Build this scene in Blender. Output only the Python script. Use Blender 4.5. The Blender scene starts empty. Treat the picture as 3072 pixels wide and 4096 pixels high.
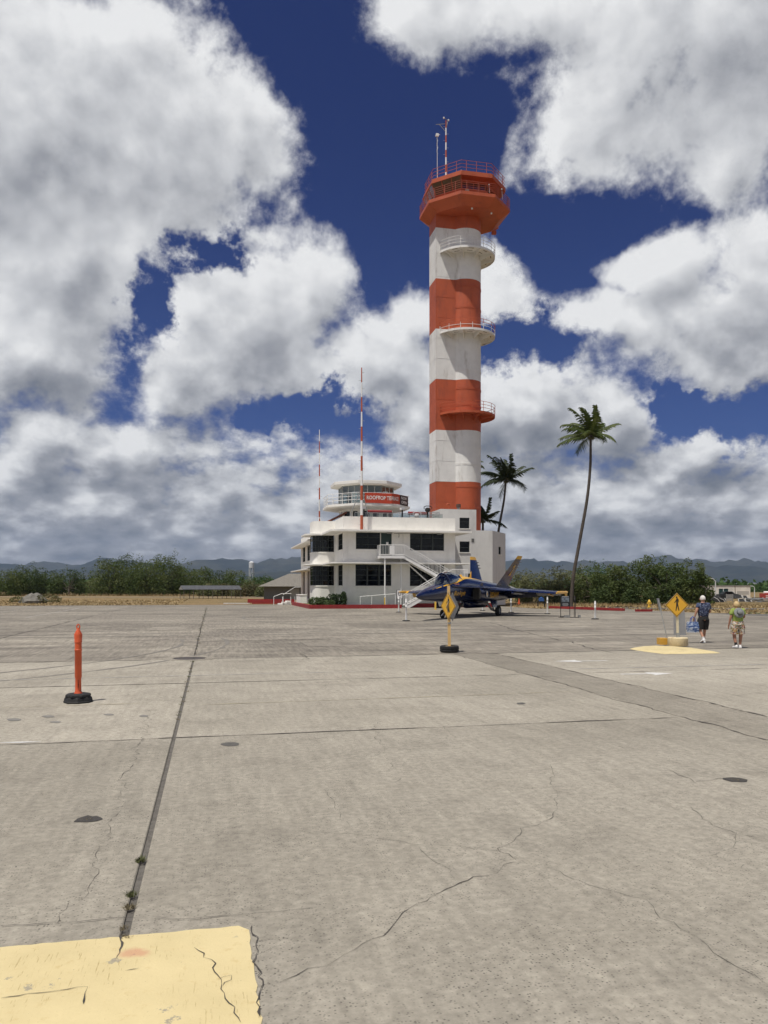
import bpy, math, random
from mathutils import Vector, Matrix
R = math.radians
rnd = random.Random(7)
sc = bpy.context.scene
COL = sc.collection

# ------------------------------------------------------------------ camera
cam_d = bpy.data.cameras.new('camera')
cam = bpy.data.objects.new('camera', cam_d); COL.objects.link(cam)
cam.location = (0, 0, 2.0); cam.rotation_euler = (R(90), 0, 0)
cam_d.sensor_fit = 'HORIZONTAL'; cam_d.sensor_width = 36.0
cam_d.lens = 36.0 * 3111 / 3072
cam_d.shift_y = 302 / 3072
cam_d.clip_start = 0.1; cam_d.clip_end = 60000
sc.camera = cam

# ------------------------------------------------------------------ sun, exposure
SUN_EL, SUN_AZ = R(69), R(-140)        # azimuth from +Y, clockwise seen from above
sd = Vector((math.sin(SUN_AZ) * math.cos(SUN_EL), math.cos(SUN_AZ) * math.cos(SUN_EL), math.sin(SUN_EL)))
sun_d = bpy.data.lights.new('sun', 'SUN'); sun = bpy.data.objects.new('sun', sun_d); COL.objects.link(sun)
sun_d.energy = 4.2; sun_d.angle = R(0.5); sun_d.color = (1.0, 0.95, 0.87)
sun.rotation_euler = sd.to_track_quat('Z', 'Y').to_euler()
sc.view_settings.view_transform = 'Standard'; sc.view_settings.look = 'None'
sc.view_settings.exposure = 0.0; sc.view_settings.gamma = 1.0
sc.view_settings.use_curve_mapping = False
HAZE = 4.2e-5
sc.cycles.use_denoising = True
sc.cycles.max_bounces = 5; sc.cycles.diffuse_bounces = 3; sc.cycles.glossy_bounces = 3; sc.cycles.transparent_max_bounces = 16
sc.cycles.volume_bounces = 0
sc.cycles.use_adaptive_sampling = True; sc.cycles.adaptive_threshold = .015; sc.cycles.adaptive_min_samples = 8

# ------------------------------------------------------------------ node helper
class NT:
    def __init__(s, tree): s.t = tree; s.n = tree.nodes; s.l = tree.links
    def node(s, kind, **kw):
        n = s.n.new(kind)
        for k, v in kw.items(): setattr(n, k, v)
        return n
    def put(s, sock, v):
        if hasattr(v, 'is_linked') or isinstance(v, bpy.types.NodeSocket): s.l.new(v, sock)
        else: sock.default_value = v
    def math(s, op, a, b=None, c=None, clamp=False):
        n = s.node('ShaderNodeMath', operation=op, use_clamp=clamp)
        for i, v in enumerate((a, b, c)):
            if v is not None: s.put(n.inputs[i], v)
        return n.outputs[0]
    def vec(s, op, a, b=None):
        n = s.node('ShaderNodeVectorMath', operation=op)
        s.put(n.inputs[0], a)
        if b is not None: s.put(n.inputs[1], b)
        return n.outputs['Value'] if op in ('LENGTH', 'DOT_PRODUCT', 'DISTANCE') else n.outputs[0]
    def mapr(s, v, a, b, c, d, smooth=False):
        n = s.node('ShaderNodeMapRange', interpolation_type='SMOOTHSTEP' if smooth else 'LINEAR')
        for i, q in enumerate((v, a, b, c, d)): s.put(n.inputs[i], q)
        return n.outputs[0]
    def noise(s, vec, scale, detail=3, rough=.5, dist=0, lac=2.0):
        n = s.node('ShaderNodeTexNoise')
        if vec is not None: s.put(n.inputs['Vector'], vec)
        s.put(n.inputs['Scale'], scale); s.put(n.inputs['Detail'], detail); s.put(n.inputs['Roughness'], rough)
        s.put(n.inputs['Distortion'], dist); s.put(n.inputs['Lacunarity'], lac)
        return n.outputs
    def mix(s, f, a, b, mode='MIX'):
        n = s.node('ShaderNodeMix', data_type='RGBA', blend_type=mode)
        s.put(n.inputs[0], f)
        for i, v in ((6, a), (7, b)):
            if isinstance(v, (tuple, list)) and len(v) == 3: v = (*v, 1)
            s.put(n.inputs[i], v)
        return n.outputs[2]
    def comb(s, x, y, z):
        n = s.node('ShaderNodeCombineXYZ')
        for i, v in enumerate((x, y, z)): s.put(n.inputs[i], v)
        return n.outputs[0]
    def sep(s, v):
        n = s.node('ShaderNodeSeparateXYZ'); s.put(n.inputs[0], v); return n.outputs

# ------------------------------------------------------------------ sky with cumulus
world = bpy.data.worlds.new('World'); sc.world = world; world.use_nodes = True
world.cycles.sampling_method = 'MANUAL'; world.cycles.sample_map_resolution = 256
def DPX(x, y):                          # a direction of the sky in (azimuth, elevation)
    az = math.atan((x - 829.5) / 1680.0)
    return az, math.atan((1269 - y) / 1680.0 * math.cos(az))
CLOUDS = [  # x, y, rx, ry (sky directions), strength
    (70, 290, 420, 320, 1.3), (330, 330, 310, 260, 1.3), (520, 320, 175, 150, 1.0), (520, 200, 70, 70, .7), (130, 560, 250, 260, 1.15), (60, 760, 250, 160, 1.0), (230, 120, 150, 110, .9),
    (530, 720, 285, 180, 1.25), (685, 645, 125, 105, 1.0), (400, 790, 160, 130, 1.0), (530, 530, 130, 48, .55), (800, 790, 190, 130, 1.0), (890, 700, 100, 90, .8), (720, 850, 150, 75, .8),
    (1530, 90, 420, 300, 1.3), (1290, 230, 150, 120, .95), (1570, 330, 165, 135, .95), (950, 25, 180, 100, .9), (1150, 20, 260, 75, .95), (1180, 120, 110, 90, .45), (1520, 400, 60, 60, .5),
    (1550, 665, 225, 195, 1.25), (1430, 570, 140, 95, .95), (1620, 800, 160, 110, 1.0), (1085, 640, 85, 110, .6), (1200, 685, 140, 55, .6), (1320, 680, 110, 62, .6), (1230, 365, 45, 38, .33),
    (1150, 870, 220, 120, 1.05), (1300, 890, 150, 120, 1.0), (990, 900, 220, 140, 1.0), (60, 960, 160, 130, .9), (330, 960, 330, 75, .75), (1500, 990, 260, 90, .8),
]
GAPS = [(410, 555, 62, 42, .62), (300, 680, 34, 90, .4), (660, 895, 95, 32, .7), (1570, 905, 110, 45, .7), (1120, 745, 90, 38, .5), (1440, 870, 60, 30, .45), (1230, 460, 120, 60, .3)]
def make_cloud_group(lite=False):
    g = bpy.data.node_groups.new('cloud_field_lite' if lite else 'cloud_field', 'ShaderNodeTree')
    g.interface.new_socket('Dir', in_out='INPUT', socket_type='NodeSocketVector')
    g.interface.new_socket('Detail', in_out='INPUT', socket_type='NodeSocketFloat')
    g.interface.new_socket('Field', in_out='OUTPUT', socket_type='NodeSocketFloat')
    for nm in ('Base', 'Whole'): g.interface.new_socket(nm, in_out='OUTPUT', socket_type='NodeSocketFloat')
    q = NT(g)
    gi = q.node('NodeGroupInput'); go = q.node('NodeGroupOutput')
    d = q.vec('NORMALIZE', gi.outputs[0])
    x, y, z = q.sep(d)
    az = q.math('ARCTAN2', x, y); el = q.math('ARCSINE', z)
    w = q.noise(d, 5.0, 2, .55)[1]
    w = q.vec('MULTIPLY', q.vec('SUBTRACT', w, (.5, .5, .5)), (.10, .085, 0))
    p = q.vec('ADD', q.comb(az, el, 0.0), w)
    pg = p if lite else q.vec('ADD', p, q.vec('MULTIPLY', q.vec('SUBTRACT', q.noise(d, 13.0, 5, .68)[1], (.5,.5,.5)), (.20,.14,0)))
    def blob(cx, cy, rx, ry, st, p=p):
        a, e = DPX(cx, cy)
        v = q.vec('MULTIPLY', q.vec('SUBTRACT', p, (a, e, 0)), (1680 / rx, 1680 / ry, 0))
        return q.math('MULTIPLY', q.math('SUBTRACT', 1.0, q.vec('LENGTH', v)), st)
    acc = None
    for b in CLOUDS:
        v = blob(*b); acc = v if acc is None else q.math('SMOOTH_MAX', acc, v, .12)
    # the sky beyond the frame goes on with broken cloud of the same kind
    n0 = q.noise(d, 2.6, 2, .5)[0]
    rest = q.mapr(n0, .4, .62, -.5, .55)
    m1 = q.mapr(q.math('ABSOLUTE', az), .47, .62, 0, 1, True); m2 = q.mapr(el, .6, .75, 0, 1, True)
    om = q.math('MAXIMUM', m1, m2)
    rest = q.math('SUBTRACT', rest, q.math('MULTIPLY', q.math('SUBTRACT', 1.0, om), 2.0))
    acc = q.math('SMOOTH_MAX', acc, rest, .1)
    # low layer towards the horizon
    low = q.mapr(el, .05, .27, .9, -.25)
    acc = q.math('SMOOTH_MAX', acc, low, .15)
    hole = None
    for b in [] if lite else GAPS:
        b = (b[0], b[1], b[2]*1.6, b[3]*1.6, b[4]*1.0)
        v = q.math('MAXIMUM', blob(*b, p=pg), 0.0); hole = v if hole is None else q.math('ADD', hole, v)
    base = acc
    acc = q.math('SUBTRACT', q.math('SMOOTH_MIN', acc, .62, .2), q.math('MULTIPLY', 0.0 if lite else hole, 1.15))
    # billows: stretched flat near the horizon as the layer is seen edge on
    zz = q.math('MULTIPLY', q.math('SUBTRACT', 1.0, q.math('EXPONENT', q.math('MULTIPLY', q.math('MAXIMUM', z, 0.0), -9.0))), .24)
    dv = q.comb(x, y, q.math('ADD', z, zz))
    n1 = q.noise(dv, 9.0, gi.outputs[1], .56, .25)[0]
    n2 = q.noise(dv, 26.0, q.math('SUBTRACT', gi.outputs[1], 2.0), .64)[0]
    fb = q.math('ADD', q.math('MULTIPLY', q.math('SUBTRACT', n1, .5), 1.25), q.math('MULTIPLY', q.math('SUBTRACT', n2, .5), .75))
    f = q.math('ADD', acc, fb)
    q.l.new(f, go.inputs[0]); q.l.new(base, go.inputs[1]); q.l.new(q.math('ADD', base, fb), go.inputs[2])
    return g
def build_world():
    q = NT(world.node_tree); q.n.clear()
    out = q.node('ShaderNodeOutputWorld'); bg = q.node('ShaderNodeBackground')
    sky = q.node('ShaderNodeTexSky', sky_type='NISHITA', sun_disc=False)
    sky.sun_elevation = SUN_EL; sky.sun_rotation = SUN_AZ; sky.altitude = 0; sky.air_density = 1.0; sky.dust_density = .3; sky.ozone_density = 4.0
    tc = q.node('ShaderNodeTexCoord'); d = tc.outputs['Generated']
    gs = make_cloud_group(), make_cloud_group(True)
    def field(v, det, k=0):
        n = q.node('ShaderNodeGroup'); n.node_tree = gs[k]; q.put(n.inputs[0], v); n.inputs[1].default_value = det; return n.outputs
    f1, base1, whole1 = field(d, 7.0)
    f2 = field(q.vec('ADD', d, (-.016, 0, .034)), 3.0, 1)[2]
    alpha = q.mapr(f1, .04, .46, 0, 1, True)
    z = q.sep(d)[2]
    # light: tops turned to the sun are white, bases and thick middles grey
    slope = q.math('MULTIPLY', q.math('SUBTRACT', whole1, f2), q.mapr(z, .06, .38, 2.3, 1.0, True))
    thick = q.mapr(q.math('MULTIPLY_ADD', f1, .16, q.math('MULTIPLY', base1, .85)), .1, 1.05, 0, 1, True)
    lit = q.math('ADD', q.math('MULTIPLY', slope, .55), 1.0)
    lit = q.math('SUBTRACT', lit, q.math('MULTIPLY', thick, .36))
    lowdark = q.mapr(z, .03, .36, .46, 0.0, True)
    lit = q.math('SUBTRACT', lit, lowdark, clamp=True)
    ramp = q.node('ShaderNodeValToRGB'); q.l.new(lit, ramp.inputs[0])
    cr = ramp.color_ramp; cr.elements[0].position = .0; cr.elements[0].color = (1.7, 1.85, 2.15, 1)
    cr.elements[1].position = 1.0; cr.elements[1].color = (8.3, 8.35, 8.4, 1)
    e = cr.elements.new(.45); e.color = (3.35, 3.45, 3.75, 1)
    e = cr.elements.new(.75); e.color = (5.9, 6.0, 6.2, 1)
    # clear sky: deeper and more saturated than the raw model, as polarised noon sky is
    tint = q.mix(q.mapr(z, .12, .55, 0, 1, True), (.15,.22,.47), (.08,.135,.36))
    skyc = q.mix(1.0, sky.outputs[0], tint, 'MULTIPLY')
    col = q.mix(alpha, skyc, ramp.outputs[0])
    q.l.new(col, bg.inputs[0]); bg.inputs[1].default_value = .1
    q.l.new(bg.outputs[0], out.inputs[0])
build_world()
# ------------------------------------------------------------------ measuring: photo pixels to places
PF, PCX, PHY, PH0 = 3111.0, 1536.0, 2350.0, 2.0
PHI = R(12.5); CP, SP = math.cos(PHI), math.sin(PHI)
def ground_at(x, y):
    Y = PF * PH0 / (y - PHY); return Vector(((x - PCX) / PF * Y, Y, 0))
def at_depth(x, y, Y): return Vector(((x - PCX) / PF * Y, Y, PH0 + (PHY - y) / PF * Y))
def grid_pt(t, n, z=0.0): return Vector((t * CP - n * SP, t * SP + n * CP, z))   # the apron's own axes
def to_grid(v): return (v.x * CP + v.y * SP, -v.x * SP + v.y * CP)

# ------------------------------------------------------------------ mesh helper
class MB:
    def __init__(s): s.v = []; s.f = []; s.m = []; s.cur = 0
    def add(s, vs, fs):
        b = len(s.v); s.v += [tuple(v) for v in vs]
        for f in fs: s.f.append(tuple(b + i for i in f)); s.m.append(s.cur)
        return s
    def box(s, x0, x1, y0, y1, z0, z1):
        return s.add([(x0,y0,z0),(x1,y0,z0),(x1,y1,z0),(x0,y1,z0),(x0,y0,z1),(x1,y0,z1),(x1,y1,z1),(x0,y1,z1)],
                     [(0,3,2,1),(4,5,6,7),(0,1,5,4),(1,2,6,5),(2,3,7,6),(3,0,4,7)])
    def cbox(s, c, sx, sy, sz, rz=0):
        a, b = math.cos(rz), math.sin(rz); vs = []
        for dz in (-.5, .5):
            for dx, dy in ((-.5,-.5),(.5,-.5),(.5,.5),(-.5,.5)):
                x, y = dx*sx, dy*sy; vs.append((c[0]+x*a-y*b, c[1]+x*b+y*a, c[2]+dz*sz))
        return s.add(vs, [(0,3,2,1),(4,5,6,7),(0,1,5,4),(1,2,6,5),(2,3,7,6),(3,0,4,7)])
    def bar(s, p0, p1, w, h=None, up=(0,0,1)):          # a square bar between two points
        p0, p1 = Vector(p0), Vector(p1); h = h or w; d = (p1-p0).normalized(); up = Vector(up)
        if abs(d.dot(up)) > .98: up = Vector((0,1,0))
        sx = d.cross(up).normalized()*w/2; sz = sx.cross(d).normalized()*h/2
        vs = [p+a*sx+b*sz for p in (p0,p1) for a,b in ((-1,-1),(1,-1),(1,1),(-1,1))]
        return s.add(vs, [(0,1,2,3),(7,6,5,4),(0,4,5,1),(1,5,6,2),(2,6,7,3),(3,7,4,0)])
    def tube(s, pts, r, seg=8, cap=True):               # a round tube along points, r a number or a list
        pts = [Vector(p) for p in pts]; n = len(pts); rs = r if isinstance(r, (list, tuple)) else [r]*n
        rings = []; ref = None
        for i, p in enumerate(pts):
            d = (pts[min(i+1,n-1)]-pts[max(i-1,0)]).normalized()
            if ref is None: ref = Vector((0,0,1)) if abs(d.z) < .9 else Vector((1,0,0))
            u = (ref - d*ref.dot(d)).normalized(); w = d.cross(u); ref = u
            rings.append([p + (u*math.cos(a)+w*math.sin(a))*rs[i] for a in [2*math.pi*k/seg for k in range(seg)]])
        return s.loft(rings, cap)
    def loft(s, rings, cap=True, closed=True):
        m = len(rings[0]); vs = [v for r in rings for v in r]; fs = []
        for i in range(len(rings)-1):
            for k in range(m if closed else m-1):
                k2 = (k+1) % m; fs.append((i*m+k, i*m+k2, (i+1)*m+k2, (i+1)*m+k))
        if cap: fs.append(tuple(reversed(range(m)))); fs.append(tuple((len(rings)-1)*m+k for k in range(m)))
        return s.add(vs, fs)
    def lathe(s, prof, seg=24, c=(0,0), a0=0, a1=None, cap=False):
        full = a1 is None; a1 = a0+2*math.pi if full else a1; k = seg if full else seg+1
        rings = [[(c[0]+r*math.cos(a0+(a1-a0)*j/seg), c[1]+r*math.sin(a0+(a1-a0)*j/seg), z) for j in range(k)] for r, z in prof]
        return s.loft(rings, cap, full)
    def prism(s, pts, z0, z1):                          # a flat outline raised
        n = len(pts)
        return s.add([(x,y,z0) for x,y in pts]+[(x,y,z1) for x,y in pts],
                     [tuple(reversed(range(n))), tuple(range(n,2*n))]+[(i,(i+1)%n,n+(i+1)%n,n+i) for i in range(n)])
    def slab3(s, pts, off):                             # a planar outline in space given thickness by an offset
        n = len(pts); off = Vector(off); pts = [Vector(p) for p in pts]
        return s.add(pts+[p+off for p in pts], [tuple(reversed(range(n))), tuple(range(n,2*n))]+[(i,(i+1)%n,n+(i+1)%n,n+i) for i in range(n)])
    def mesh(s, name, mats, smooth=False, angle=None):
        me = bpy.data.meshes.new(name); me.from_pydata(s.v, [], s.f)
        for m in (mats if isinstance(mats, (list, tuple)) else [mats]): me.materials.append(m)
        if any(s.m): me.polygons.foreach_set('material_index', s.m)
        if smooth: me.polygons.foreach_set('use_smooth', [True]*len(s.f))
        me.update()
        if smooth and angle: me.set_sharp_from_angle(angle=angle)
        return me
def link(name, me, parent=None, loc=None, rz=None):
    o = bpy.data.objects.new(name, me); COL.objects.link(o)
    if parent: o.parent = parent
    if loc is not None: o.location = loc
    if rz is not None: o.rotation_euler = (0,0,rz)
    return o
def part(name, mb, mat, parent=None, smooth=False, angle=R(40), label=None):
    o = link(name, mb.mesh(name, mat, smooth, angle), parent)
    if label: o['label'] = label
    return o
def tag(o, label, cat, group=None):
    o['label'] = label; o['category'] = cat
    if group: o['group'] = group
    return o
def thing(name, label, cat, loc=(0,0,0), rz=0, group=None):
    o = bpy.data.objects.new(name, None); COL.objects.link(o); o.location = loc; o.rotation_euler = (0,0,rz)
    o.empty_display_size = .3
    return tag(o, label, cat, group)
def struct(o): o['kind'] = 'structure'; return o
def stuff(o): o['kind'] = 'stuff'; return o
def copy_tree(o, parent=None):
    c = o.copy(); COL.objects.link(c)
    if parent: c.parent = parent
    for ch in o.children: copy_tree(ch, c)
    return c
def text_mesh(name, body, size, mat, bold=False, depth=.004, shear=0.0, space=1.0, fn=None):
    """lettering as a flat mesh; fn maps (x, y) of the line of text to a place"""
    cu = bpy.data.curves.new(name, 'FONT'); cu.body = body; cu.size = size; cu.shear = shear; cu.space_character = space
    cu.align_x = 'CENTER'; cu.align_y = 'CENTER'; cu.resolution_u = 3
    if bold: cu.offset = size*.022
    o = bpy.data.objects.new(name, cu); COL.objects.link(o)
    dg = bpy.context.evaluated_depsgraph_get(); dg.update()
    me = bpy.data.meshes.new_from_object(o.evaluated_get(dg)); bpy.data.objects.remove(o); bpy.data.curves.remove(cu)
    if fn:
        for v in me.vertices: v.co = fn(v.co.x, v.co.y)
    me.materials.clear(); me.materials.append(mat); me.name = name
    return me

# ------------------------------------------------------------------ materials
MATS = {}
def mat(name, col, rough=.6, var=.0, vscale=3.0, bump=0.0, bscale=30.0, metal=0.0, spec=.5, coat=0.0, dirt=None, dscale=1.0, damt=.5):
    if name in MATS: return MATS[name]
    m = bpy.data.materials.new(name); m.use_nodes = True; q = NT(m.node_tree)
    b = q.n['Principled BSDF']; b.inputs['Roughness'].default_value = rough; b.inputs['Metallic'].default_value = metal
    b.inputs['Specular IOR Level'].default_value = spec; b.inputs['Coat Weight'].default_value = coat; b.inputs['Coat Roughness'].default_value = .08
    pos = q.node('ShaderNodeNewGeometry').outputs['Position']
    c = (*col, 1)
    if var:
        n = q.noise(pos, vscale, 6, .6)[0]
        k = q.mapr(n, .3, .7, 1-var, 1+var)
        c = q.mix(1.0, c, q.comb(k, k, k), 'MULTIPLY')
    if dirt:
        n = q.noise(q.vec('MULTIPLY', pos, (1, 1, .25)), dscale, 8, .65)[0]
        c = q.mix(q.mapr(n, .52, .72, 0, damt, True), c if not isinstance(c, tuple) else c, dirt)
    if isinstance(c, tuple): b.inputs['Base Color'].default_value = c
    else: q.l.new(c, b.inputs['Base Color'])
    if bump:
        bn = q.node('ShaderNodeBump'); bn.inputs['Strength'].default_value = bump; bn.inputs['Distance'].default_value = .02
        q.l.new(q.noise(pos, bscale, 5, .6)[0], bn.inputs['Height']); q.l.new(bn.outputs[0], b.inputs['Normal'])
    MATS[name] = m; return m
def glass_mat(name, tint=(.55,.62,.6), amt=.35):
    m = bpy.data.materials.new(name); m.use_nodes = True; q = NT(m.node_tree); q.n.clear()
    out = q.node('ShaderNodeOutputMaterial'); tr = q.node('ShaderNodeBsdfTransparent'); gl = q.node('ShaderNodeBsdfGlossy')
    tr.inputs[0].default_value = (*tint, 1); gl.inputs['Roughness'].default_value = .03; gl.inputs[0].default_value = (.9,.95,1,1)
    fr = q.node('ShaderNodeFresnel'); fr.inputs[0].default_value = 1.5
    mx = q.node('ShaderNodeMixShader'); q.l.new(q.math('MULTIPLY_ADD', fr.outputs[0], 1.0, amt*.2), mx.inputs[0])
    q.l.new(tr.outputs[0], mx.inputs[1]); q.l.new(gl.outputs[0], mx.inputs[2]); q.l.new(mx.outputs[0], out.inputs[0])
    MATS[name] = m; return m
WHITE = mat('white_stucco', (.82,.80,.745), .75, .05, 1.5, .15, 25, dirt=(.42,.40,.36), dscale=.5, damt=.3)
WHITE_METAL = mat('white_paint', (.82,.81,.78), .45, .04, 4)
TWHITE = mat('tower_white_paint', (.77,.765,.735), .6, .06, 1.0, .08, 12, dirt=(.36,.32,.27), dscale=1.1, damt=.6)
TORANGE = mat('tower_orange_paint', (.46,.094,.034), .6, .10, .8, .08, 12, dirt=(.26,.06,.035), dscale=1.1, damt=.6)
RED = mat('red_kerb_paint', (.27,.02,.02), .7, .15, 3, .2, 20, dirt=(.20,.05,.04), dscale=3, damt=.5)
YELLOW = mat('yellow_paint', (.72,.46,.06), .5, .08, 3)
CREAM_Y = mat('pale_yellow_post_paint', (.70,.52,.20), .55, .08, 4)
BLACK = mat('black_rubber', (.015,.015,.015), .75, .2, 20, .3, 40)
DARKGLASS = mat('dark_window_glass', (.006,.008,.010), .05, spec=.3)
DARKFRAME = mat('dark_green_frame', (.03,.038,.036), .5)
STEEL = mat('galvanised_steel', (.38,.39,.39), .45, .1, 10, metal=.6)
GREY = mat('grey_paint', (.25,.25,.24), .6, .08, 3)
DARKIN = mat('dark_interior', (.03,.028,.025), .9)
GLASS = glass_mat('clear_glass')
GLASSD = glass_mat('canopy_glass', (.42,.43,.42), .5)
# ------------------------------------------------------------------ the ground
def grass_mat():
    m = bpy.data.materials.new('dry_grass_ground'); m.use_nodes = True; q = NT(m.node_tree); b = q.n['Principled BSDF']
    b.inputs['Roughness'].default_value = .95; b.inputs['Specular IOR Level'].default_value = .1
    pos = q.node('ShaderNodeNewGeometry').outputs['Position']
    n1 = q.noise(pos, .07, 6, .6)[0]; n2 = q.noise(pos, .9, 6, .65)[0]; n3 = q.noise(q.vec('MULTIPLY', pos, (1,.35,1)), 4.0, 4, .7)[0]
    c = q.mix(q.mapr(n1, .35, .62, 0, 1, True), (.27,.185,.095), (.20,.15,.075))
    c = q.mix(q.mapr(n2, .5, .68, 0, .8, True), c, (.115,.105,.04))
    k = q.mapr(n3, .3, .7, .65, 1.3); c = q.mix(1.0, c, q.comb(k,k,k), 'MULTIPLY')
    far = q.mapr(q.vec('LENGTH', pos), 400, 1500, 0, 1, True)
    c = q.mix(far, c, (.045,.06,.03))
    q.l.new(c, b.inputs['Base Color'])
    bn = q.node('ShaderNodeBump'); bn.inputs['Strength'].default_value = .5; bn.inputs['Distance'].default_value = .08
    q.l.new(n3, bn.inputs['Height']); q.l.new(bn.outputs[0], b.inputs['Normal'])
    return m
g = MB(); g.add([(-16000,-300,0),(16000,-300,0),(16000,16000,0),(-16000,16000,0)], [(0,1,2,3)])
ground = struct(part('ground', g, grass_mat())); ground.location.z = -.16

def concrete(name, light, dark, speck, streak=0.0, blotch=.5):
    m = bpy.data.materials.new(name); m.use_nodes = True; q = NT(m.node_tree); b = q.n['Principled BSDF']
    b.inputs['Roughness'].default_value = .88; b.inputs['Specular IOR Level'].default_value = .25
    pos = q.node('ShaderNodeNewGeometry').outputs['Position']
    rot = q.node('ShaderNodeVectorRotate', rotation_type='Z_AXIS'); q.l.new(pos, rot.inputs[0]); rot.inputs['Angle'].default_value = -PHI
    p = rot.outputs[0]
    big = q.noise(p, .22, 5, .6, .6)[0]; mid = q.noise(p, 1.3, 6, .62, .8)[0]; fine = q.noise(p, 14, 4, .7)[0]
    c = q.mix(q.mapr(big, .32, .68, 0, 1, True), light, dark)
    c = q.mix(q.mapr(mid, .45, .74, 0, blotch, True), c, tuple(v*.62 for v in dark))
    # broom streaks along the slabs
    s1 = q.noise(q.vec('MULTIPLY', p, (3.0,.25,1)), 3.0, 4, .6)[0]
    k = q.mapr(s1, .3, .7, 1-.10-streak*.12, 1.10+streak*.12); c = q.mix(1.0, c, q.comb(k,k,k), 'MULTIPLY')
    if streak:
        s2 = q.noise(q.vec('MULTIPLY', p, (.12,1.0,1)), 1.1, 6, .65)[0]
        k = q.mapr(s2, .3, .72, .74, 1.30); c = q.mix(1.0, c, q.comb(k,k,k), 'MULTIPLY')
    # exposed aggregate: dark pits and pale stones
    v = q.node('ShaderNodeTexVoronoi'); q.l.new(p, v.inputs['Vector']); v.inputs['Scale'].default_value = 52
    pit = q.mapr(v.outputs['Distance'], .12, .42, 1, 0, True)
    gate = q.mapr(q.noise(p, 1.9, 5, .65)[0], .36, .62, .35, 1.0, True)
    vr = q.sep(v.outputs['Color'])[0]
    pit = q.math('MULTIPLY', pit, q.math('MULTIPLY', gate, q.mapr(vr, .2, .7, 0, speck)))
    c = q.mix(pit, c, tuple(x*.22 for x in dark))
    k = q.mapr(fine, .25, .75, .72, 1.26); c = q.mix(1.0, c, q.comb(k,k,k), 'MULTIPLY')
    info = q.node('ShaderNodeObjectInfo'); k = q.mapr(info.outputs['Random'], 0, 1, .88, 1.09); c = q.mix(1.0, c, q.comb(k,k,k), 'MULTIPLY')
    q.l.new(c, b.inputs['Base Color'])
    bn = q.node('ShaderNodeBump'); bn.inputs['Strength'].default_value = .45; bn.inputs['Distance'].default_value = .006
    q.l.new(q.math('SUBTRACT', fine, pit), bn.inputs['Height']); q.l.new(bn.outputs[0], b.inputs['Normal'])
    return m
CONC_N = concrete('pale_aggregate_concrete', (.385,.353,.29), (.31,.283,.23), .85, 0, .42)
CONC_S = concrete('dark_strip_concrete', (.30,.273,.223), (.248,.225,.183), 1.0)
CONC_F = concrete('far_apron_concrete', (.295,.267,.218), (.212,.19,.157), .7, 1.4, .5)
JOINT = mat('dark_joint_filler', (.125,.115,.10), .95, .3, 12, .5, 60)
CRACK = mat('dark_crack', (.07,.062,.052), .95, .4, 9)  # dark brown colour of the cracks and weathered joint edges

apron = MB(); apron.prism([tuple(grid_pt(t,n)[:2]) for t,n in ((-60,-10),(70,-10),(70,43),(40,52),(30.5,70),(30.5,93),(-60,93))], -.10, -.02)
apron = struct(part('apron', apron, JOINT)); apron.location.z = 0
def slab(t0, t1, n0, n1, m, key, gap=.012, dz=0.0):
    if key not in slab.c:
        w, h, b = (t1-t0)-2*gap, (n1-n0)-2*gap, .008
        q = MB(); rings = []
        for ins, z in ((0,-.02),(0,-b),(b,0)):
            rings.append([(-w/2+ins,-h/2+ins,z),(w/2-ins,-h/2+ins,z),(w/2-ins,h/2-ins,z),(-w/2+ins,h/2-ins,z)])
        q.loft(rings); slab.c[key] = q.mesh('slab', m)
    o = link('slab', slab.c[key], apron, grid_pt((t0+t1)/2, (n0+n1)/2, dz), PHI); return o
slab.c = {}
TS = [-46.1,-38.5,-30.9,-23.3,-15.7,-8.1]
NS = [-13.5,-1.4,10.7,16.75,22.35]
for j in range(4):
    n0, n1 = NS[j], NS[j+1]; hk = round(n1-n0,2)
    for i in range(5): slab(TS[i], TS[i+1], n0, n1, CONC_N, ('N',7.6,hk), dz=rnd.uniform(-.002,.002))
    slab(-8.1, -.50, n0, n1, CONC_N, ('L',hk))
    slab(-.477, 7.1, n0, n1, CONC_N, ('M',hk))
    for i in range(6): slab(8.4+7.6*i, 16+7.6*i, n0, n1, CONC_N, ('N',7.6,hk), dz=rnd.uniform(-.002,.002))
q_n = NS[0]
while q_n < 22.3:
    n1 = min(q_n+5.95, 22.35); slab(7.1, 8.4, q_n, n1, CONC_S, ('S', round(n1-q_n,2)), gap=.006, dz=-.002); q_n = n1
# the darker, older apron beyond
FN = [22.35+7.6*k for k in range(10)]
for j in range(len(FN)-1):
    for i in range(-6, 9):
        t0 = -.5+7.6*i
        if t0+7.6 > 31 and FN[j] > 62: continue
        if t0+7.6 > 39 and FN[j] > 44: continue
        slab(t0, t0+7.6, FN[j], FN[j+1], CONC_F, ('F',), gap=.006, dz=-.003)
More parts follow.
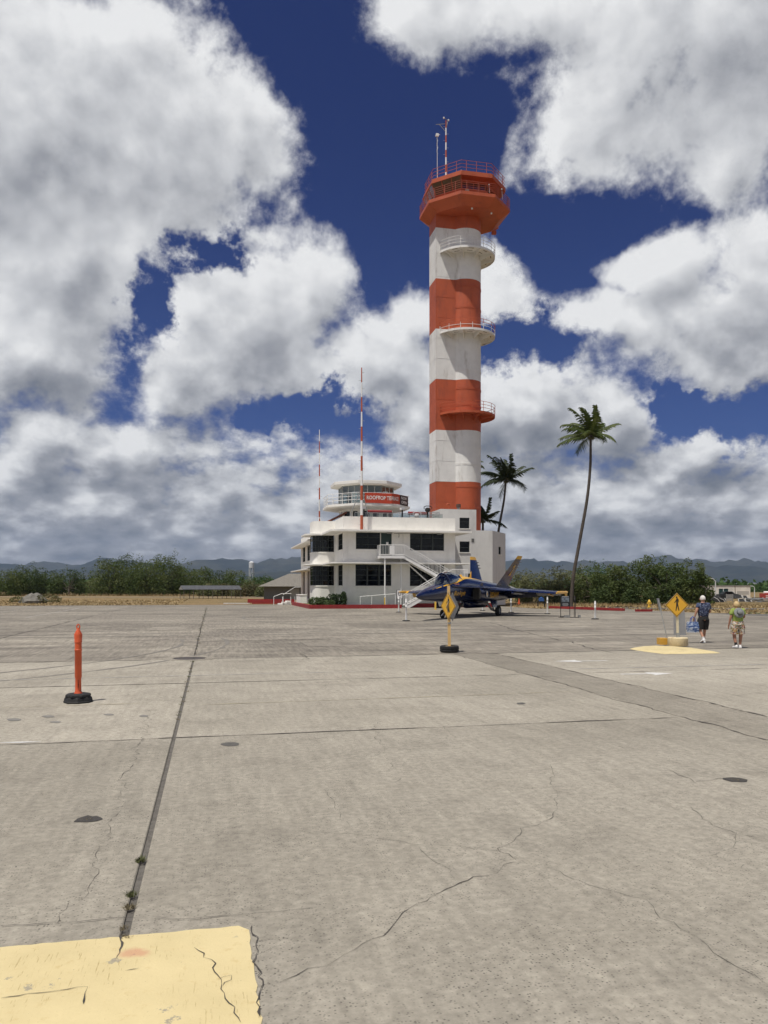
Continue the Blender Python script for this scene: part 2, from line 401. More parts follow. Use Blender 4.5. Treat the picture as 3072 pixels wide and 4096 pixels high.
# the joint between the two central rows is wide and filled
# ---- cracks: (photo pixels in thousandths of the view), thin ribbons lying in the surface
def ribbon(pts, w, jit=.03, z=.004, step=.07):
    q = MB(); P = []
    for a, b in zip(pts[:-1], pts[1:]):
        k = max(2, int((b-a).length/step))
        for i in range(k): P.append(a.lerp(b, i/k))
    P.append(pts[-1]); n = len(P); w1 = 0
    for i in range(1, n-1):
        d = (P[i+1]-P[i-1]).normalized(); w1 = .6*w1+rnd.gauss(0, jit*1.4); P[i] = P[i] + Vector((-d.y, d.x, 0))*w1
    vs = []
    for i, p in enumerate(P):
        d = (P[min(i+1,n-1)]-P[max(i-1,0)]).normalized(); s = Vector((-d.y,d.x,0))
        ww = w*rnd.uniform(.2,1.3)*(1.9 if rnd.random() < .06 else 1)*(0.25 if i in (0,n-1) else 1)
        vs += [p+s*ww/2+Vector((0,0,z)), p-s*ww/2+Vector((0,0,z))]
    q.add(vs, [(2*i,2*i+1,2*i+3,2*i+2) for i in range(n-1)]); return q
def dpts(l): return [ground_at(x*1.8517, y*1.8517) for x, y in l]
CR = [([(610,2120),(700,2085),(760,2050),(840,2010),(905,1955),(985,1905),(1060,1885),(1090,1870),(1120,1862)], .010, .012),
      ([(1120,1862),(1105,1845),(1085,1835),(1120,1810),(1140,1785),(1190,1770),(1205,1745)], .008, .015),
      ([(320,1810),(430,1810),(560,1797),(700,1800),(760,1802),(880,1825),(1000,1830),(1085,1835)], .006, .012),
      ([(690,1700),(715,1725),(735,1760),(752,1800)], .007, .012), ([(905,1830),(935,1860),(975,1880),(985,1905)], .006, .012),
      ([(1120,1862),(1200,1885),(1290,1920),(1380,1945),(1420,1985),(1500,2030),(1590,2090),(1659,2130)], .006, .012),
      ([(1490,1740),(1520,1770),(1600,1800),(1659,1815)], .009, .015), ([(1600,1800),(1575,1830),(1530,1850)], .007, .012), ([(1440,1660),(1500,1690),(1580,1682),(1659,1690)], .010, .015),
      ([(1190,1650),(1195,1680),(1205,1745)], .006, .015), ([(810,1550),(830,1640),(850,1690)], .008, .03), ([(1590,1530),(1640,1545)], .01, .02),
      ([(490,2120),(495,2080),(560,2060),(610,2040)], .006, .008), ([(330,1530),(310,1580),(290,1640),(270,1690)], .012, .03), ([(270,1690),(220,1850),(180,1940),(120,2000)], .007, .02),
      ([(960,1560),(975,1590),(990,1600)], .008, .02), ([(420,1990),(520,1975),(600,1972),(690,1960)], .006, .006), ([(700,1470),(720,1500)], .012, .03),
      ([(650,1412),(665,1424),(560,1428),(480,1430)], .05, .02)]
for l, w, j in CR: part('crack', ribbon(dpts(l), w*.52, j), CRACK, apron)
# weathered joint edges, long grass-grown line going away
for n in (10.7, 16.75):
    part('crack', ribbon([grid_pt(-20,n), grid_pt(7,n)], .035, .008, step=.25), CRACK, apron)
    part('crack', ribbon([grid_pt(8.5,n), grid_pt(34,n)], .03, .008, step=.25), CRACK, apron)
for t in (7.1, 8.4): part('crack', ribbon([grid_pt(t,2), grid_pt(t,22.3)], .022, .02, step=.2), CRACK, apron)
part('crack', ribbon([grid_pt(-24,22.35), grid_pt(30,22.35)], .06, .03, step=.4), CRACK, apron)
for k in range(1, 7):
    for i in range(-3, 5):
        if rnd.random() < .55:
            t = -.5+7.6*i; n = FN[k]
            part('crack', ribbon([grid_pt(t+rnd.uniform(0,2),n), grid_pt(t+rnd.uniform(4,7.6),n)], .07, .03, step=.5), CRACK, apron)
part('crack', ribbon(dpts([(1060,1345),(1110,1360),(1200,1380),(1330,1412)]), .05, .04, step=.4), CRACK, apron)
part('crack', ribbon([grid_pt(-.5,22.5), grid_pt(-.5,80)], .05, .008, step=.6), CRACK, apron)
part('crack', ribbon([grid_pt(-8.1,26), grid_pt(-8.1,84)], .05, .01, step=.6), CRACK, apron)

# ---- painted markings
PAINT_W = mat('worn_white_marking', (.66,.65,.62), .7, .15, 6, dirt=(.32,.30,.27), dscale=9, damt=.8)
PAINT_FAINT = mat('faint_white_marking', (.42,.40,.37), .8, .15, 6, dirt=(.30,.28,.25), dscale=6, damt=1)
def yellow_patch_mat():
    m = bpy.data.materials.new('weathered_yellow_marking'); m.use_nodes = True; q = NT(m.node_tree); b = q.n['Principled BSDF']
    b.inputs['Roughness'].default_value = .7
    pos = q.node('ShaderNodeNewGeometry').outputs['Position']
    n1 = q.noise(pos, 1.5, 6, .65)[0]; n2 = q.noise(pos, 9, 8, .7)[0]; n3 = q.noise(pos, 45, 4, .7)[0]
    rot = q.node('ShaderNodeVectorRotate', rotation_type='Z_AXIS'); q.l.new(pos, rot.inputs[0]); rot.inputs['Angle'].default_value = -PHI
    gr = q.noise(q.vec('MULTIPLY', rot.outputs[0], (30,2.2,1)), 3.0, 3, .6)[0]
    c = q.mix(q.mapr(n1, .35, .65, 0, 1), (.68,.565,.305), (.60,.495,.26))
    c = q.mix(q.mapr(n2, .56, .70, 0, .45, True), c, (.50,.36,.14))
    gg = q.math('MULTIPLY', q.mapr(gr, .60, .68, 0, .7, True), q.mapr(n1, .45, .6, 0, 1, True))
    c = q.mix(gg, c, (.36,.25,.09))
    fk = q.mapr(q.noise(pos, 3.7, 8, .72)[0], .625, .66, 0, .8, True); c = q.mix(fk, c, (.27,.245,.20))
    sp = q.mapr(n3, .66, .72, 0, .7, True); c = q.mix(sp, c, (.30,.24,.13))
    # old pink stain at the crack
    st = ground_at(262*1.8517*1.03, 2060*1.8517)
    dv = q.vec('LENGTH', q.vec('MULTIPLY', q.vec('SUBTRACT', pos, (st.x+.05, st.y, st.z)), (9,13,1)))
    pk = q.mapr(q.math('ADD', dv, q.math('MULTIPLY', q.math('SUBTRACT', n2, .5), 1.6)), .3, 1.0, .55, 0, True)
    c = q.mix(pk, c, (.52,.20,.13))
    q.l.new(c, b.inputs['Base Color'])
    bn = q.node('ShaderNodeBump'); bn.inputs['Strength'].default_value = .35; bn.inputs['Distance'].default_value = .006
    q.l.new(q.math('SUBTRACT', n3, gg), bn.inputs['Height']); q.l.new(bn.outputs[0], b.inputs['Normal'])
    return m
YP = yellow_patch_mat()
def wavy(pts, amp, step=.06, closed=True):
    out = []
    n = len(pts)
    for i in range(n if closed else n-1):
        a, b = Vector(pts[i]), Vector(pts[(i+1)%n]); k = max(1, int((b-a).length/step))
        for j in range(k):
            p = a.lerp(b, j/k); out.append((p.x+rnd.gauss(0,amp), p.y+rnd.gauss(0,amp)))
    return out
def sheet(name, pts, z, m):
    q = MB(); q.add([(x,y,z) for x,y in pts], [tuple(range(len(pts)))]); o = part(name, q, m, apron); return o
sheet('yellow_marking', wavy([tuple(grid_pt(t,n)[:2]) for t,n in ((-7,-1),(.25,-1),(.23,2.5),(.215,4.60),(.16,4.665),(-7,4.70))], .004), .005, YP)['label'] = 'large weathered yellow painted area in the near corner'
YC = [([(268,2012),(262,2040),(268,2060),(250,2075)], .022, .008), ([(420,2050),(460,2085),(470,2120),(480,2150),(512,2190),(520,2212)], .010, .010),
      ([(470,2120),(500,2110),(505,2120),(480,2135)], .006, .006), ([(0,2160),(60,2150),(190,2135)], .009, .005), ([(190,2135),(186,2160),(180,2172)], .016, .004),
      ([(545,2000),(553,2050),(558,2120),(562,2200)], .016, .008), ([(150,1995),(270,1985),(420,1985),(540,1978)], .010, .006), ([(270,2100),(300,2095)], .010, .004), ([(0,2002),(80,1998),(150,1995)], .01, .006)]
for l, w, j in YC: part('crack', ribbon(dpts(l), w*.55, j, z=.009, step=.04), CRACK, apron)
for a, b in (((0,1605),(88,1603)),): part('white_line', ribbon(dpts([a,b]), .075, .004, z=.006, step=.2), PAINT_W, apron)
part('white_line', ribbon([grid_pt(-19,18.1), grid_pt(-4,18.15), grid_pt(4,18.2)], .05, .004, z=.006, step=.3), PAINT_FAINT, apron)
part('white_line', ribbon([grid_pt(8.6,17.6), grid_pt(20,17.6)], .06, .004, z=.006, step=.3), PAINT_FAINT, apron)
part('faded_yellow_line', ribbon([grid_pt(-9,14.0), grid_pt(-1,14.0)], .04, .004, z=.006, step=.3), mat('faded_yellow_line', (.40,.35,.24), .8, .2, 6), apron)
part('faded_yellow_line', ribbon([grid_pt(-.2,13.6), grid_pt(3.5,13.7), grid_pt(6.9,13.8)], .04, .004, z=.006, step=.3), MATS['faded_yellow_line'], apron)
for t, n0, n1 in ((-16.2,40,74),(-21,44,86),(-12,55,80)): part('white_line', ribbon([grid_pt(t,n0), grid_pt(t-.5,n1)], .12, .01, z=.004, step=1), PAINT_FAINT, apron)
def arrow(p, rz, L=1.0):
    pts = [(-L/2,-.05),(.05*L,-.05),(.05*L,-.30),(L/2,0),(.05*L,.30),(.05*L,.05),(-L/2,.05)]; a, b = math.cos(rz), math.sin(rz)
    return [(p.x+x*a-y*b, p.y+x*b+y*a) for x, y in pts]
sheet('white_arrow', arrow((ground_at(*[v for v in (2325,2644.5)])), R(188), 1.5), .006, PAINT_W)
sheet('white_arrow', arrow((ground_at(2588,2695.5)), R(8), 1.3), .006, PAINT_W)
# oil stains and patches
ST = mat('dark_stain', (.10,.095,.085), .9, .2, 8)
for x, y, rx, ry in ((497,1608,20,4.5),(1125,1520,10,2),(30,1555,16,3),(105,1548,14,2.5),(120,1560,13,2),(235,1544,12,2),(310,1547,10,2.4)):
    l = []
    for k in range(18):
        a = 2*math.pi*k/18; rr = rnd.uniform(.85,1.1); l.append(tuple(ground_at((x+rx*rr*math.cos(a))*1.8517, (y+ry*rr*math.sin(a))*1.8517)[:2]))
    sheet('oil_stain', l, .0045, ST if y > 1600 or x > 1000 else mat('pale_stain', (.20,.19,.17), .9, .2, 8))
# manhole covers
mh = MB(); mh.lathe([(0,.012),(.40,.012),(.43,.008),(.43,0)], 32); IRON = mat('iron_cover', (.07,.06,.055), .7, .2, 30, .4, 80)
p = ground_at(758,2634); o = tag(link('manhole_cover', mh.mesh('manhole_cover', IRON)), 'round dark iron manhole cover set on the long joint', 'manhole cover'); o.location = p
rim = MB(); rim.lathe([(.47,.004),(.47,.010),(.72,.010),(.74,.002)], 32); part('collar', rim, CONC_S, o)
# broken-out pits with weeds
WEED = mat('crack_weed', (.10,.11,.04), .9, .4, 30)
DEADW = mat('dry_weed', (.16,.13,.07), .9, .3, 30)
def tuft(p, r, n, h, m, name='weed_tuft', green=True):
    q = MB()
    for i in range(n):
        a = rnd.uniform(0, 6.28); d = r*math.sqrt(rnd.random()); b = p+Vector((math.cos(a)*d, math.sin(a)*d, 0))
        t = b+Vector((rnd.gauss(0,r*.5), rnd.gauss(0,r*.5), h*rnd.uniform(.4,1.1))); s = Vector((math.cos(a+1.5), math.sin(a+1.5), 0))*h*.12
        q.add([b-s, b+s, t], [(0,1,2)])
    return part(name, q, m, apron)
for x, y, r, n, h, m in ((303,1861,.05,120,.05,WEED),(284,1935,.045,90,.05,WEED),(280,1962,.05,110,.04,DEADW),(268,2006,.04,60,.03,DEADW),(274,2026,.035,50,.03,DEADW),(190,1770,.06,60,.02,DEADW),(1590,1685,.08,80,.02,DEADW)):
    tuft(ground_at(x*1.8517, y*1.8517), r*.72, int(n*.7), h*.8, m)
for x, y in ((190,1770),(1590,1685)):
    l = [tuple((ground_at(x*1.8517,y*1.8517)+Vector((.12*math.cos(k*.5)*rnd.uniform(.6,1.2), .11*math.sin(k*.5)*rnd.uniform(.6,1.2),0)))[:2]) for k in range(12)]
    sheet('broken_pit', l, .0045, mat('pit', (.06,.055,.05), .95, .3, 60, .6, 80))
for k in range(46):           # weeds along the long joint going away
    n = 12+k*k*.022+k*.45+rnd.uniform(-.3,.3); tuft(grid_pt(-.49+rnd.gauss(0,.02), n), .05+.002*k, 14, .03+.001*k, WEED if rnd.random() < .6 else DEADW)

TYRE = mat('tyre_scuff', (.19,.175,.15), .9, .15, 5)
def arcpts(cx, cy, r, a0, a1, n=14): return [grid_pt(cx+r*math.cos(R(a0+(a1-a0)*k/n)), cy+r*math.sin(R(a0+(a1-a0)*k/n))) for k in range(n+1)]
for pts, w in ((arcpts(-14,29,13,-60,10),.16),(arcpts(-14,29,14.6,-60,10),.16),(arcpts(22,52,20,170,250),.18),([grid_pt(-26,34),grid_pt(0,33.2),grid_pt(26,33.8)],.2),([grid_pt(-26,35.7),grid_pt(0,34.9),grid_pt(26,35.5)],.2)):
    part('tyre_mark', ribbon(pts, w, .01, z=.0035, step=.5), TYRE, apron)
PATCH = concrete('repair_patch_concrete', (.315,.285,.235), (.255,.23,.19), .6)
for t0, t1, n0, n1 in ((-5.6,-3.9,22.5,24.0),(-14.8,-12.0,30.5,33.4),(3.2,4.4,26.2,28.0),(14.2,17.8,34.0,36.2),(-2.9,-1.2,38.0,41.0)):
    sheet('repair_patch', wavy([tuple(grid_pt(t,n)[:2]) for t, n in ((t0,n0),(t1,n0),(t1,n1),(t0,n1))], .01, .2), .0032, PATCH)
# ------------------------------------------------------------------ the control tower
BLD0 = Vector((-4.099, 78.0, 0))
def bpos(lx, ly, z=0.0): return BLD0 + Vector((lx*CP-ly*SP, lx*SP+ly*CP, z))
T = thing('control_tower', 'tall round control tower with orange and white bands and glazed octagonal cab', 'control tower', bpos(15.67, 8.82), PHI)
TR = 1.9; BANDS = [0, 8.2, 14.0, 19.85, 25.6, 31.3, 37.0, 42.75, 44.25]
BX0, BX1, BY0, BY1 = -3.78, -.6, -1.22, 1.45
TM = [TWHITE, TORANGE]
q = MB()
for i in range(len(BANDS)-1):
    q.cur = 0 if i % 2 == 0 else 1
    q.lathe([(TR, BANDS[i]), (TR, BANDS[i+1])], 56)
part('shell', q, TM, T, True, R(60))
q = MB()
for i in range(len(BANDS)-1):
    q.cur = 0 if i % 2 == 0 else 1
    z0, z1 = BANDS[i], BANDS[i+1]
    q.add([(BX0,BY0,z0),(BX1,BY0,z0),(BX1,BY0,z1),(BX0,BY0,z1)], [(0,1,2,3)]); q.add([(BX0,BY1,z0),(BX0,BY0,z0),(BX0,BY0,z1),(BX0,BY1,z1)], [(0,1,2,3)])
    q.add([(BX1,BY1,z0),(BX0,BY1,z0),(BX0,BY1,z1),(BX1,BY1,z1)], [(0,1,2,3)])
part('lift_shaft', q, TM, T)
def band_mat(z):
    for i in range(len(BANDS)-1):
        if BANDS[i] <= z < BANDS[i+1]: return TM[i % 2]
    return TORANGE
# plate seams of the lift shaft: thin cover strips standing proud
def strip(z0, z1, fn):
    cuts = sorted([z0, z1]+[b for b in BANDS if z0 < b < z1])
    for a, b in zip(cuts[:-1], cuts[1:]):
        s = MB(); fn(s, a, b); part('cover_strip', s, band_mat((a+b)/2), T)
z = 9.4
while z < 43:
    s = MB(); s.box(BX0-.014, -1.45, BY0-.014, BY0+.01, z, z+.05); s.box(BX0-.014, BX0+.01, BY0-.014, BY1, z, z+.05); part('cover_strip', s, band_mat(z), T); z += 2.32
strip(8.3, 43.5, lambda s, a, b: s.box(BX0+1.12, BX0+1.17, BY0-.010, BY0+.01, a, b))
strip(8.3, 43.5, lambda s, a, b: s.box(BX0-.010, BX0+.01, BY0+1.2, BY0+1.25, a, b))
strip(8.3, 43.5, lambda s, a, b: s.box(BX0-.016, BX0+.04, BY0-.016, BY0+.04, a, b))
strip(8.3, 43.5, lambda s, a, b: s.box(-1.52, -1.42, BY0-.02, BY0+.01, a, b))
# riveted bands round the shell: a strap with two rows of studs
def strap(z, h=.26):
    s = MB(); s.lathe([(TR+.004, z), (TR+.020, z+.004), (TR+.020, z+h-.004), (TR+.004, z+h)], 48, a0=R(-150), a1=R(30))
    for row in (.06, h-.06):
        for k in range(70):
            a = R(-146+k*2.45); c, d = math.cos(a), math.sin(a); t = Vector((-d,c,0))*.028; o = Vector((c,d,0)); b = o*(TR+.018)+Vector((0,0,z+row))
            s.add([b-t-Vector((0,0,.028)), b+t-Vector((0,0,.028)), b+t+Vector((0,0,.028)), b-t+Vector((0,0,.028)), b+o*.03], [(0,1,4),(1,2,4),(2,3,4),(3,0,4)])
    part('rivet_strap', s, band_mat(z), T)
zz = [10.9, 13.35, 15.9, 17.9, 20.6, 22.6, 24.5, 26.6, 29.9, 31.8, 33.7, 36.1, 38.6, 41.0]
for z in zz: strap(z)
def vseam(z0, z1, ang):
    for a0, b0 in zip(*(lambda c: (c[:-1], c[1:]))(sorted([z0,z1]+[b for b in BANDS if z0 < b < z1]))):
        s = MB(); w = .055
        s.lathe([(TR+.016, a0), (TR+.016, b0)], 2, a0=ang-w, a1=ang+w); s.lathe([(TR, a0),(TR+.016, a0)], 2, a0=ang-w, a1=ang+w)
        k = a0+.05
        while k < b0:
            for sd_ in (-.03, .03):
                c, d = math.cos(ang+sd_), math.sin(ang+sd_); t = Vector((-d,c,0))*.025; o = Vector((c,d,0)); b = o*(TR+.014)+Vector((0,0,k))
                s.add([b-t-Vector((0,0,.025)), b+t-Vector((0,0,.025)), b+t+Vector((0,0,.025)), b-t+Vector((0,0,.025)), b+o*.03], [(0,1,4),(1,2,4),(2,3,4),(3,0,4)])
            k += .11
        part('rivet_seam', s, band_mat((a0+b0)/2), T)
for i, (a, b) in enumerate(zip(zz[:-1], zz[1:])): vseam(a+.26, b, R(-118) if i % 2 else R(-80))
# three round galleries
def gallery(z, under, rail_lo, rail_hi):
    RO = 3.52
    a0, a1 = math.pi+math.asin(1.22/RO)-.01, 2*math.pi+R(150)
    n = 44
    G = MB(); G.lathe([(TR-.02, z-.10), (RO-.05, z-.10), (RO-.05, z-.22), (RO, z-.22), (RO, z+.02), (TR-.02, z+.02)], n, a0=a0, a1=a1)
    d = part('gallery_deck', G, under, T, True, R(30))
    for k in range(9):
        a = a0+R(14)+k*(a1-a0-R(28))/8; c, s_ = math.cos(a), math.sin(a)
        b = MB(); t = Vector((-s_,c,0))*.04
        p1, p2, p3 = Vector((c*(TR-.02),s_*(TR-.02),z-.101)), Vector((c*(RO-.06),s_*(RO-.06),z-.101)), Vector((c*(TR-.02),s_*(TR-.02),z-.75))
        p4 = Vector((c*(RO-.06),s_*(RO-.06),z-.2))
        b.slab3([p1-t, p2-t, p4-t, p3-t], t*2); part('bracket', b, under, d)
        if k < 8:
            for r in (2.35, 3.0):
                aa = a+(a1-a0-R(28))/16; h = .12*2.6/r
                vent = MB(); vent.add([((r)*math.cos(aa-h), r*math.sin(aa-h), z-.104), ((r+.10)*math.cos(aa-h), (r+.10)*math.sin(aa-h), z-.104), ((r+.10)*math.cos(aa+h), (r+.10)*math.sin(aa+h), z-.104), (r*math.cos(aa+h), r*math.sin(aa+h), z-.104)], [(0,1,2,3)])
                part('deck_slot', vent, mat('dark_slot', (.12,.10,.08), .9), d)
    npost = 15
    for k in range(npost):
        a = a0+.02+k*(a1-a0-.04)/(npost-1); c, s_ = math.cos(a)*(RO+.015), math.sin(a)*(RO+.015)
        s = MB(); s.tube([(c,s_,z-.2),(c,s_,z+.62)], .028, 6); part('rail_post', s, rail_lo, T)
        s = MB(); s.tube([(c,s_,z+.62),(c,s_,z+1.08)], .028, 6); part('rail_post', s, rail_hi, T)
    for h, m in ((.38, rail_lo), (.73, rail_hi), (1.08, rail_hi)):
        s = MB(); s.tube([((RO+.015)*math.cos(a0+(a1-a0)*k/48), (RO+.015)*math.sin(a0+(a1-a0)*k/48), z+h) for k in range(49)], .026, 6); part('rail', s, m, T)
gallery(40.1, TWHITE, TWHITE, TWHITE)
gallery(30.95, TWHITE, TWHITE, TORANGE)
gallery(21.75, TORANGE, TORANGE, TORANGE)
# cab
def octo(r, z, a=22.5): return [Vector((r*math.cos(R(a+45*k)), r*math.sin(R(a+45*k)), z)) for k in range(8)]
CABM = TORANGE
q = MB(); q.loft([octo(1.7, 44.2), octo(4.1, 44.22), octo(5.22, 45.0)], False); q.loft([octo(5.22,45.0), octo(5.22,45.36), octo(5.12,45.36), octo(3.4,45.36)], False); part('walkway', q, CABM, T)
q = MB(); q.loft([octo(4.72,47.35), octo(4.72,47.82), octo(4.5,47.9), octo(.5,48.0)], True); part('cab_roof', q, CABM, T)
# side facets: 0..7, facet k between vertex k and k+1; front-left (225) and left (180) carry the raked glazing
RAKED = (3, 4, 5)     # facet centre angles 180, 225, 270 are k = 3, 4, 5
for k in range(8):
    v0, v1 = octo(1, 0)[k], octo(1, 0)[(k+1) % 8]
    raked = k in (3, 4)
    rs, rh = (4.15, 4.85) if raked else (3.55, 3.55)
    zs, zh = 46.05, 47.36
    lo = MB(); a, b = v0*rs, v1*rs
    lo.slab3([a+Vector((0,0,45.36)), b+Vector((0,0,45.36)), b+Vector((0,0,zs)), a+Vector((0,0,zs))], -(a+b).normalized()*.12)
    part('cab_wall', lo, CABM if raked else mat('dark_grey_cab_wall', (.09,.08,.08), .6, .2, 3), T)
    n = 3 if raked else 4
    P = lambda u, w: (v0.lerp(v1, u))*(rs+(rh-rs)*w)+Vector((0,0,zs+(zh-zs)*w))
    for i in range(n):
        u0, u1 = i/n+.012, (i+1)/n-.012
        if raked:
            s = MB(); s.add([P(u0,0),P(u1,0),P(u1,1),P(u0,1)], [(0,1,2,3)]); part('cab_pane', s, GLASS, T)
        else:
            s = MB(); s.add([P(u0,.30),P(u1,.30),P(u1,.85),P(u0,.85)], [(0,1,2,3)]); part('cab_pane', s, GLASS, T)
    s = MB()
    for i in range(n+1): s.bar(P(min(i/n,.995),0), P(min(i/n,.995),1), .07, .07)
    s.bar(P(0,.03), P(1,.03), .08); s.bar(P(0,.97), P(1,.97), .1)
    if not raked:
        s.bar(P(0,.15), P(1,.15), .08, .4); s.bar(P(0,.92), P(1,.92), .08, .24)
    part('cab_frame', s, CABM, T)
fl = MB(); fl.add(octo(4.1, 45.5), [tuple(range(8))]); part('cab_floor', fl, DARKIN, T)
for k in range(5):
    a = R(200+k*14); s = MB(); s.cbox((3.4*math.cos(a), 3.4*math.sin(a), 46.1), .12, .55, .5, a); part('console', s, mat('beige_console', (.5,.47,.4), .6), T)
def oct_rail(r, z, h, rows, ppf, m, parent, name='cab_rail', rp=.03, facets=range(8)):
    vs = octo(r, z)
    for k in facets:
        a, b = vs[k], vs[(k+1) % 8]
        for i in range(ppf):
            p = a.lerp(b, (i+.5)/ppf); s = MB(); s.tube([p-Vector((0,0,.3)), p+Vector((0,0,h))], rp, 6); part('rail_post', s, m, parent)
        for i in range(1, rows+1):
            s = MB(); s.tube([a+Vector((0,0,h*i/rows)), b+Vector((0,0,h*i/rows))], rp*.9, 6); part('rail', s, m, parent)
RUSTR = mat('rusty_red_rail', (.40,.10,.06), .6, .15, 6)
oct_rail(5.2, 45.36, 1.12, 5, 3, RUSTR, T)
oct_rail(4.6, 47.85, 1.15, 3, 3, RUSTR, T)
for x, y in ((2.2,-3.0),(-.3,-3.6)):
    s = MB(); s.lathe([(0,44.02),(.09,44.04),(.11,44.12),(.08,44.2)], 10, (x,y)); part('soffit_lamp', s, WHITE_METAL, T)
for a, zc in ((R(-75),46.3),(R(-50),46.5)):
    s = MB(); s.lathe([(0,zc+.14),(.07,zc+.11),(.10,zc)], 12, (4.9*math.cos(a), 4.9*math.sin(a))); s.tube([(5.0*math.cos(a),5.0*math.sin(a),45.4),(4.9*math.cos(a),4.9*math.sin(a),zc)], .03, 6); part('floodlight', s, STEEL, T)
q = MB(); q.bar((3.9,1.0,44.1),(4.6,1.2,44.6),.16); q.cbox((4.0,1.0,43.9),.5,.3,.4); part('hoist_bracket', q, CABM, T)
q = MB(); q.cbox((-1.2,-3.2,48.15),.9,.5,.3,.3); part('roof_hatch', q, WHITE_METAL, T)
# masts on the cab roof
def mast(parent, base, h, n, r0, r1, m0=TORANGE, m1=WHITE_METAL, pegs=True):
    for i in range(n):
        a, b = i/n, (i+1)/n; s = MB()
        s.tube([Vector(base)+Vector((0,0,h*a)), Vector(base)+Vector((0,0,h*b))], [r0+(r1-r0)*a, r0+(r1-r0)*b], 8)
        part('mast_section', s, m0 if i % 2 == 0 else m1, parent)
    if pegs:
        s = MB()
        for k in range(int(h/.8)):
            z = base[2]+.5+k*.8; d = .3 if k % 2 else -.3; s.tube([(base[0],base[1],z),(base[0]+d,base[1],z)], .02, 5)
        part('climbing_peg', s, STEEL, parent)
AM = thing('antenna_mast', 'orange and white striped antenna mast with crossarms on the control tower roof', 'antenna mast', bpos(15.67-2.3, 8.82-.3, 47.95), PHI)
mast(AM, (0,0,0), 7.6, 9, .10, .07)
s = MB(); s.bar((-1.2,0,7.0),(0,0,7.25),.05); s.bar((0,0,6.3),(-.8,0,7.08),.05); s.bar((0,0,6.6),(.3,.3,7.7),.06); s.bar((-.3,-.2,7.75),(.4,.2,7.68),.05); part('crossarm', s, GREY, AM)
for dx in (-.3, .35): s = MB(); s.lathe([(0,7.68),(.09,7.72),(.1,7.85),(0,7.92)], 10, (dx, dx*.5)); part('beacon', s, WHITE_METAL, AM)
A2 = thing('slim_antenna', 'slim pale whip antenna beside the striped mast on the control tower roof', 'antenna', bpos(15.67-3.4, 8.82-.5, 47.9), PHI)
s = MB(); s.tube([(0,0,0),(0,0,5.6)], .028, 6); part('rod', s, WHITE_METAL, A2)
s = MB(); s.tube([(.1*math.cos(k),.1*math.sin(k),3.6+k*.12) for k in range(18)], .018, 5); part('wire', s, STEEL, A2)
s = MB(); s.cbox((0,0,5.75),.3,.2,.3); s.bar((-.25,0,5.6),(.3,0,5.85),.06); part('head', s, WHITE_METAL, A2)
# ------------------------------------------------------------------ the two-storey operations building
B = thing('operations_building', 'white two-storey streamlined building with dark windows at the foot of the tower', 'building', BLD0, PHI)
def wall_mb(A, Bp, z0, z1, holes=(), th=.3, mb=None):
    A, Bp = Vector((*A,0)), Vector((*Bp,0)); L = (Bp-A).length; d = (Bp-A)/L; n = Vector((d.y,-d.x,0)); q = mb or MB()
    us = sorted({0.0, L, *[h[0] for h in holes], *[h[1] for h in holes]}); zs = sorted({z0, z1, *[h[2] for h in holes], *[h[3] for h in holes]})
    P = lambda u, z, o=0: A+d*u-n*o+Vector((0,0,z))
    for u0, u1 in zip(us[:-1], us[1:]):
        for a, b in zip(zs[:-1], zs[1:]):
            if any(h[0]-1e-6 <= u0 and u1 <= h[1]+1e-6 and h[2]-1e-6 <= a and b <= h[3]+1e-6 for h in holes): continue
            q.add([P(u0,a),P(u1,a),P(u1,b),P(u0,b)], [(0,1,2,3)]); q.add([P(u0,a,th),P(u1,a,th),P(u1,b,th),P(u0,b,th)], [(3,2,1,0)])
    for h in holes:
        u0, u1, a, b = h[:4]
        q.add([P(u0,a),P(u1,a),P(u1,a,th),P(u0,a,th)], [(0,1,2,3)]); q.add([P(u0,b),P(u1,b),P(u1,b,th),P(u0,b,th)], [(3,2,1,0)])
        q.add([P(u0,a),P(u0,b),P(u0,b,th),P(u0,a,th)], [(3,2,1,0)]); q.add([P(u1,a),P(u1,b),P(u1,b,th),P(u1,a,th)], [(0,1,2,3)])
    q.add([P(0,z1),P(L,z1),P(L,z1,th),P(0,z1,th)], [(0,1,2,3)])
    return q
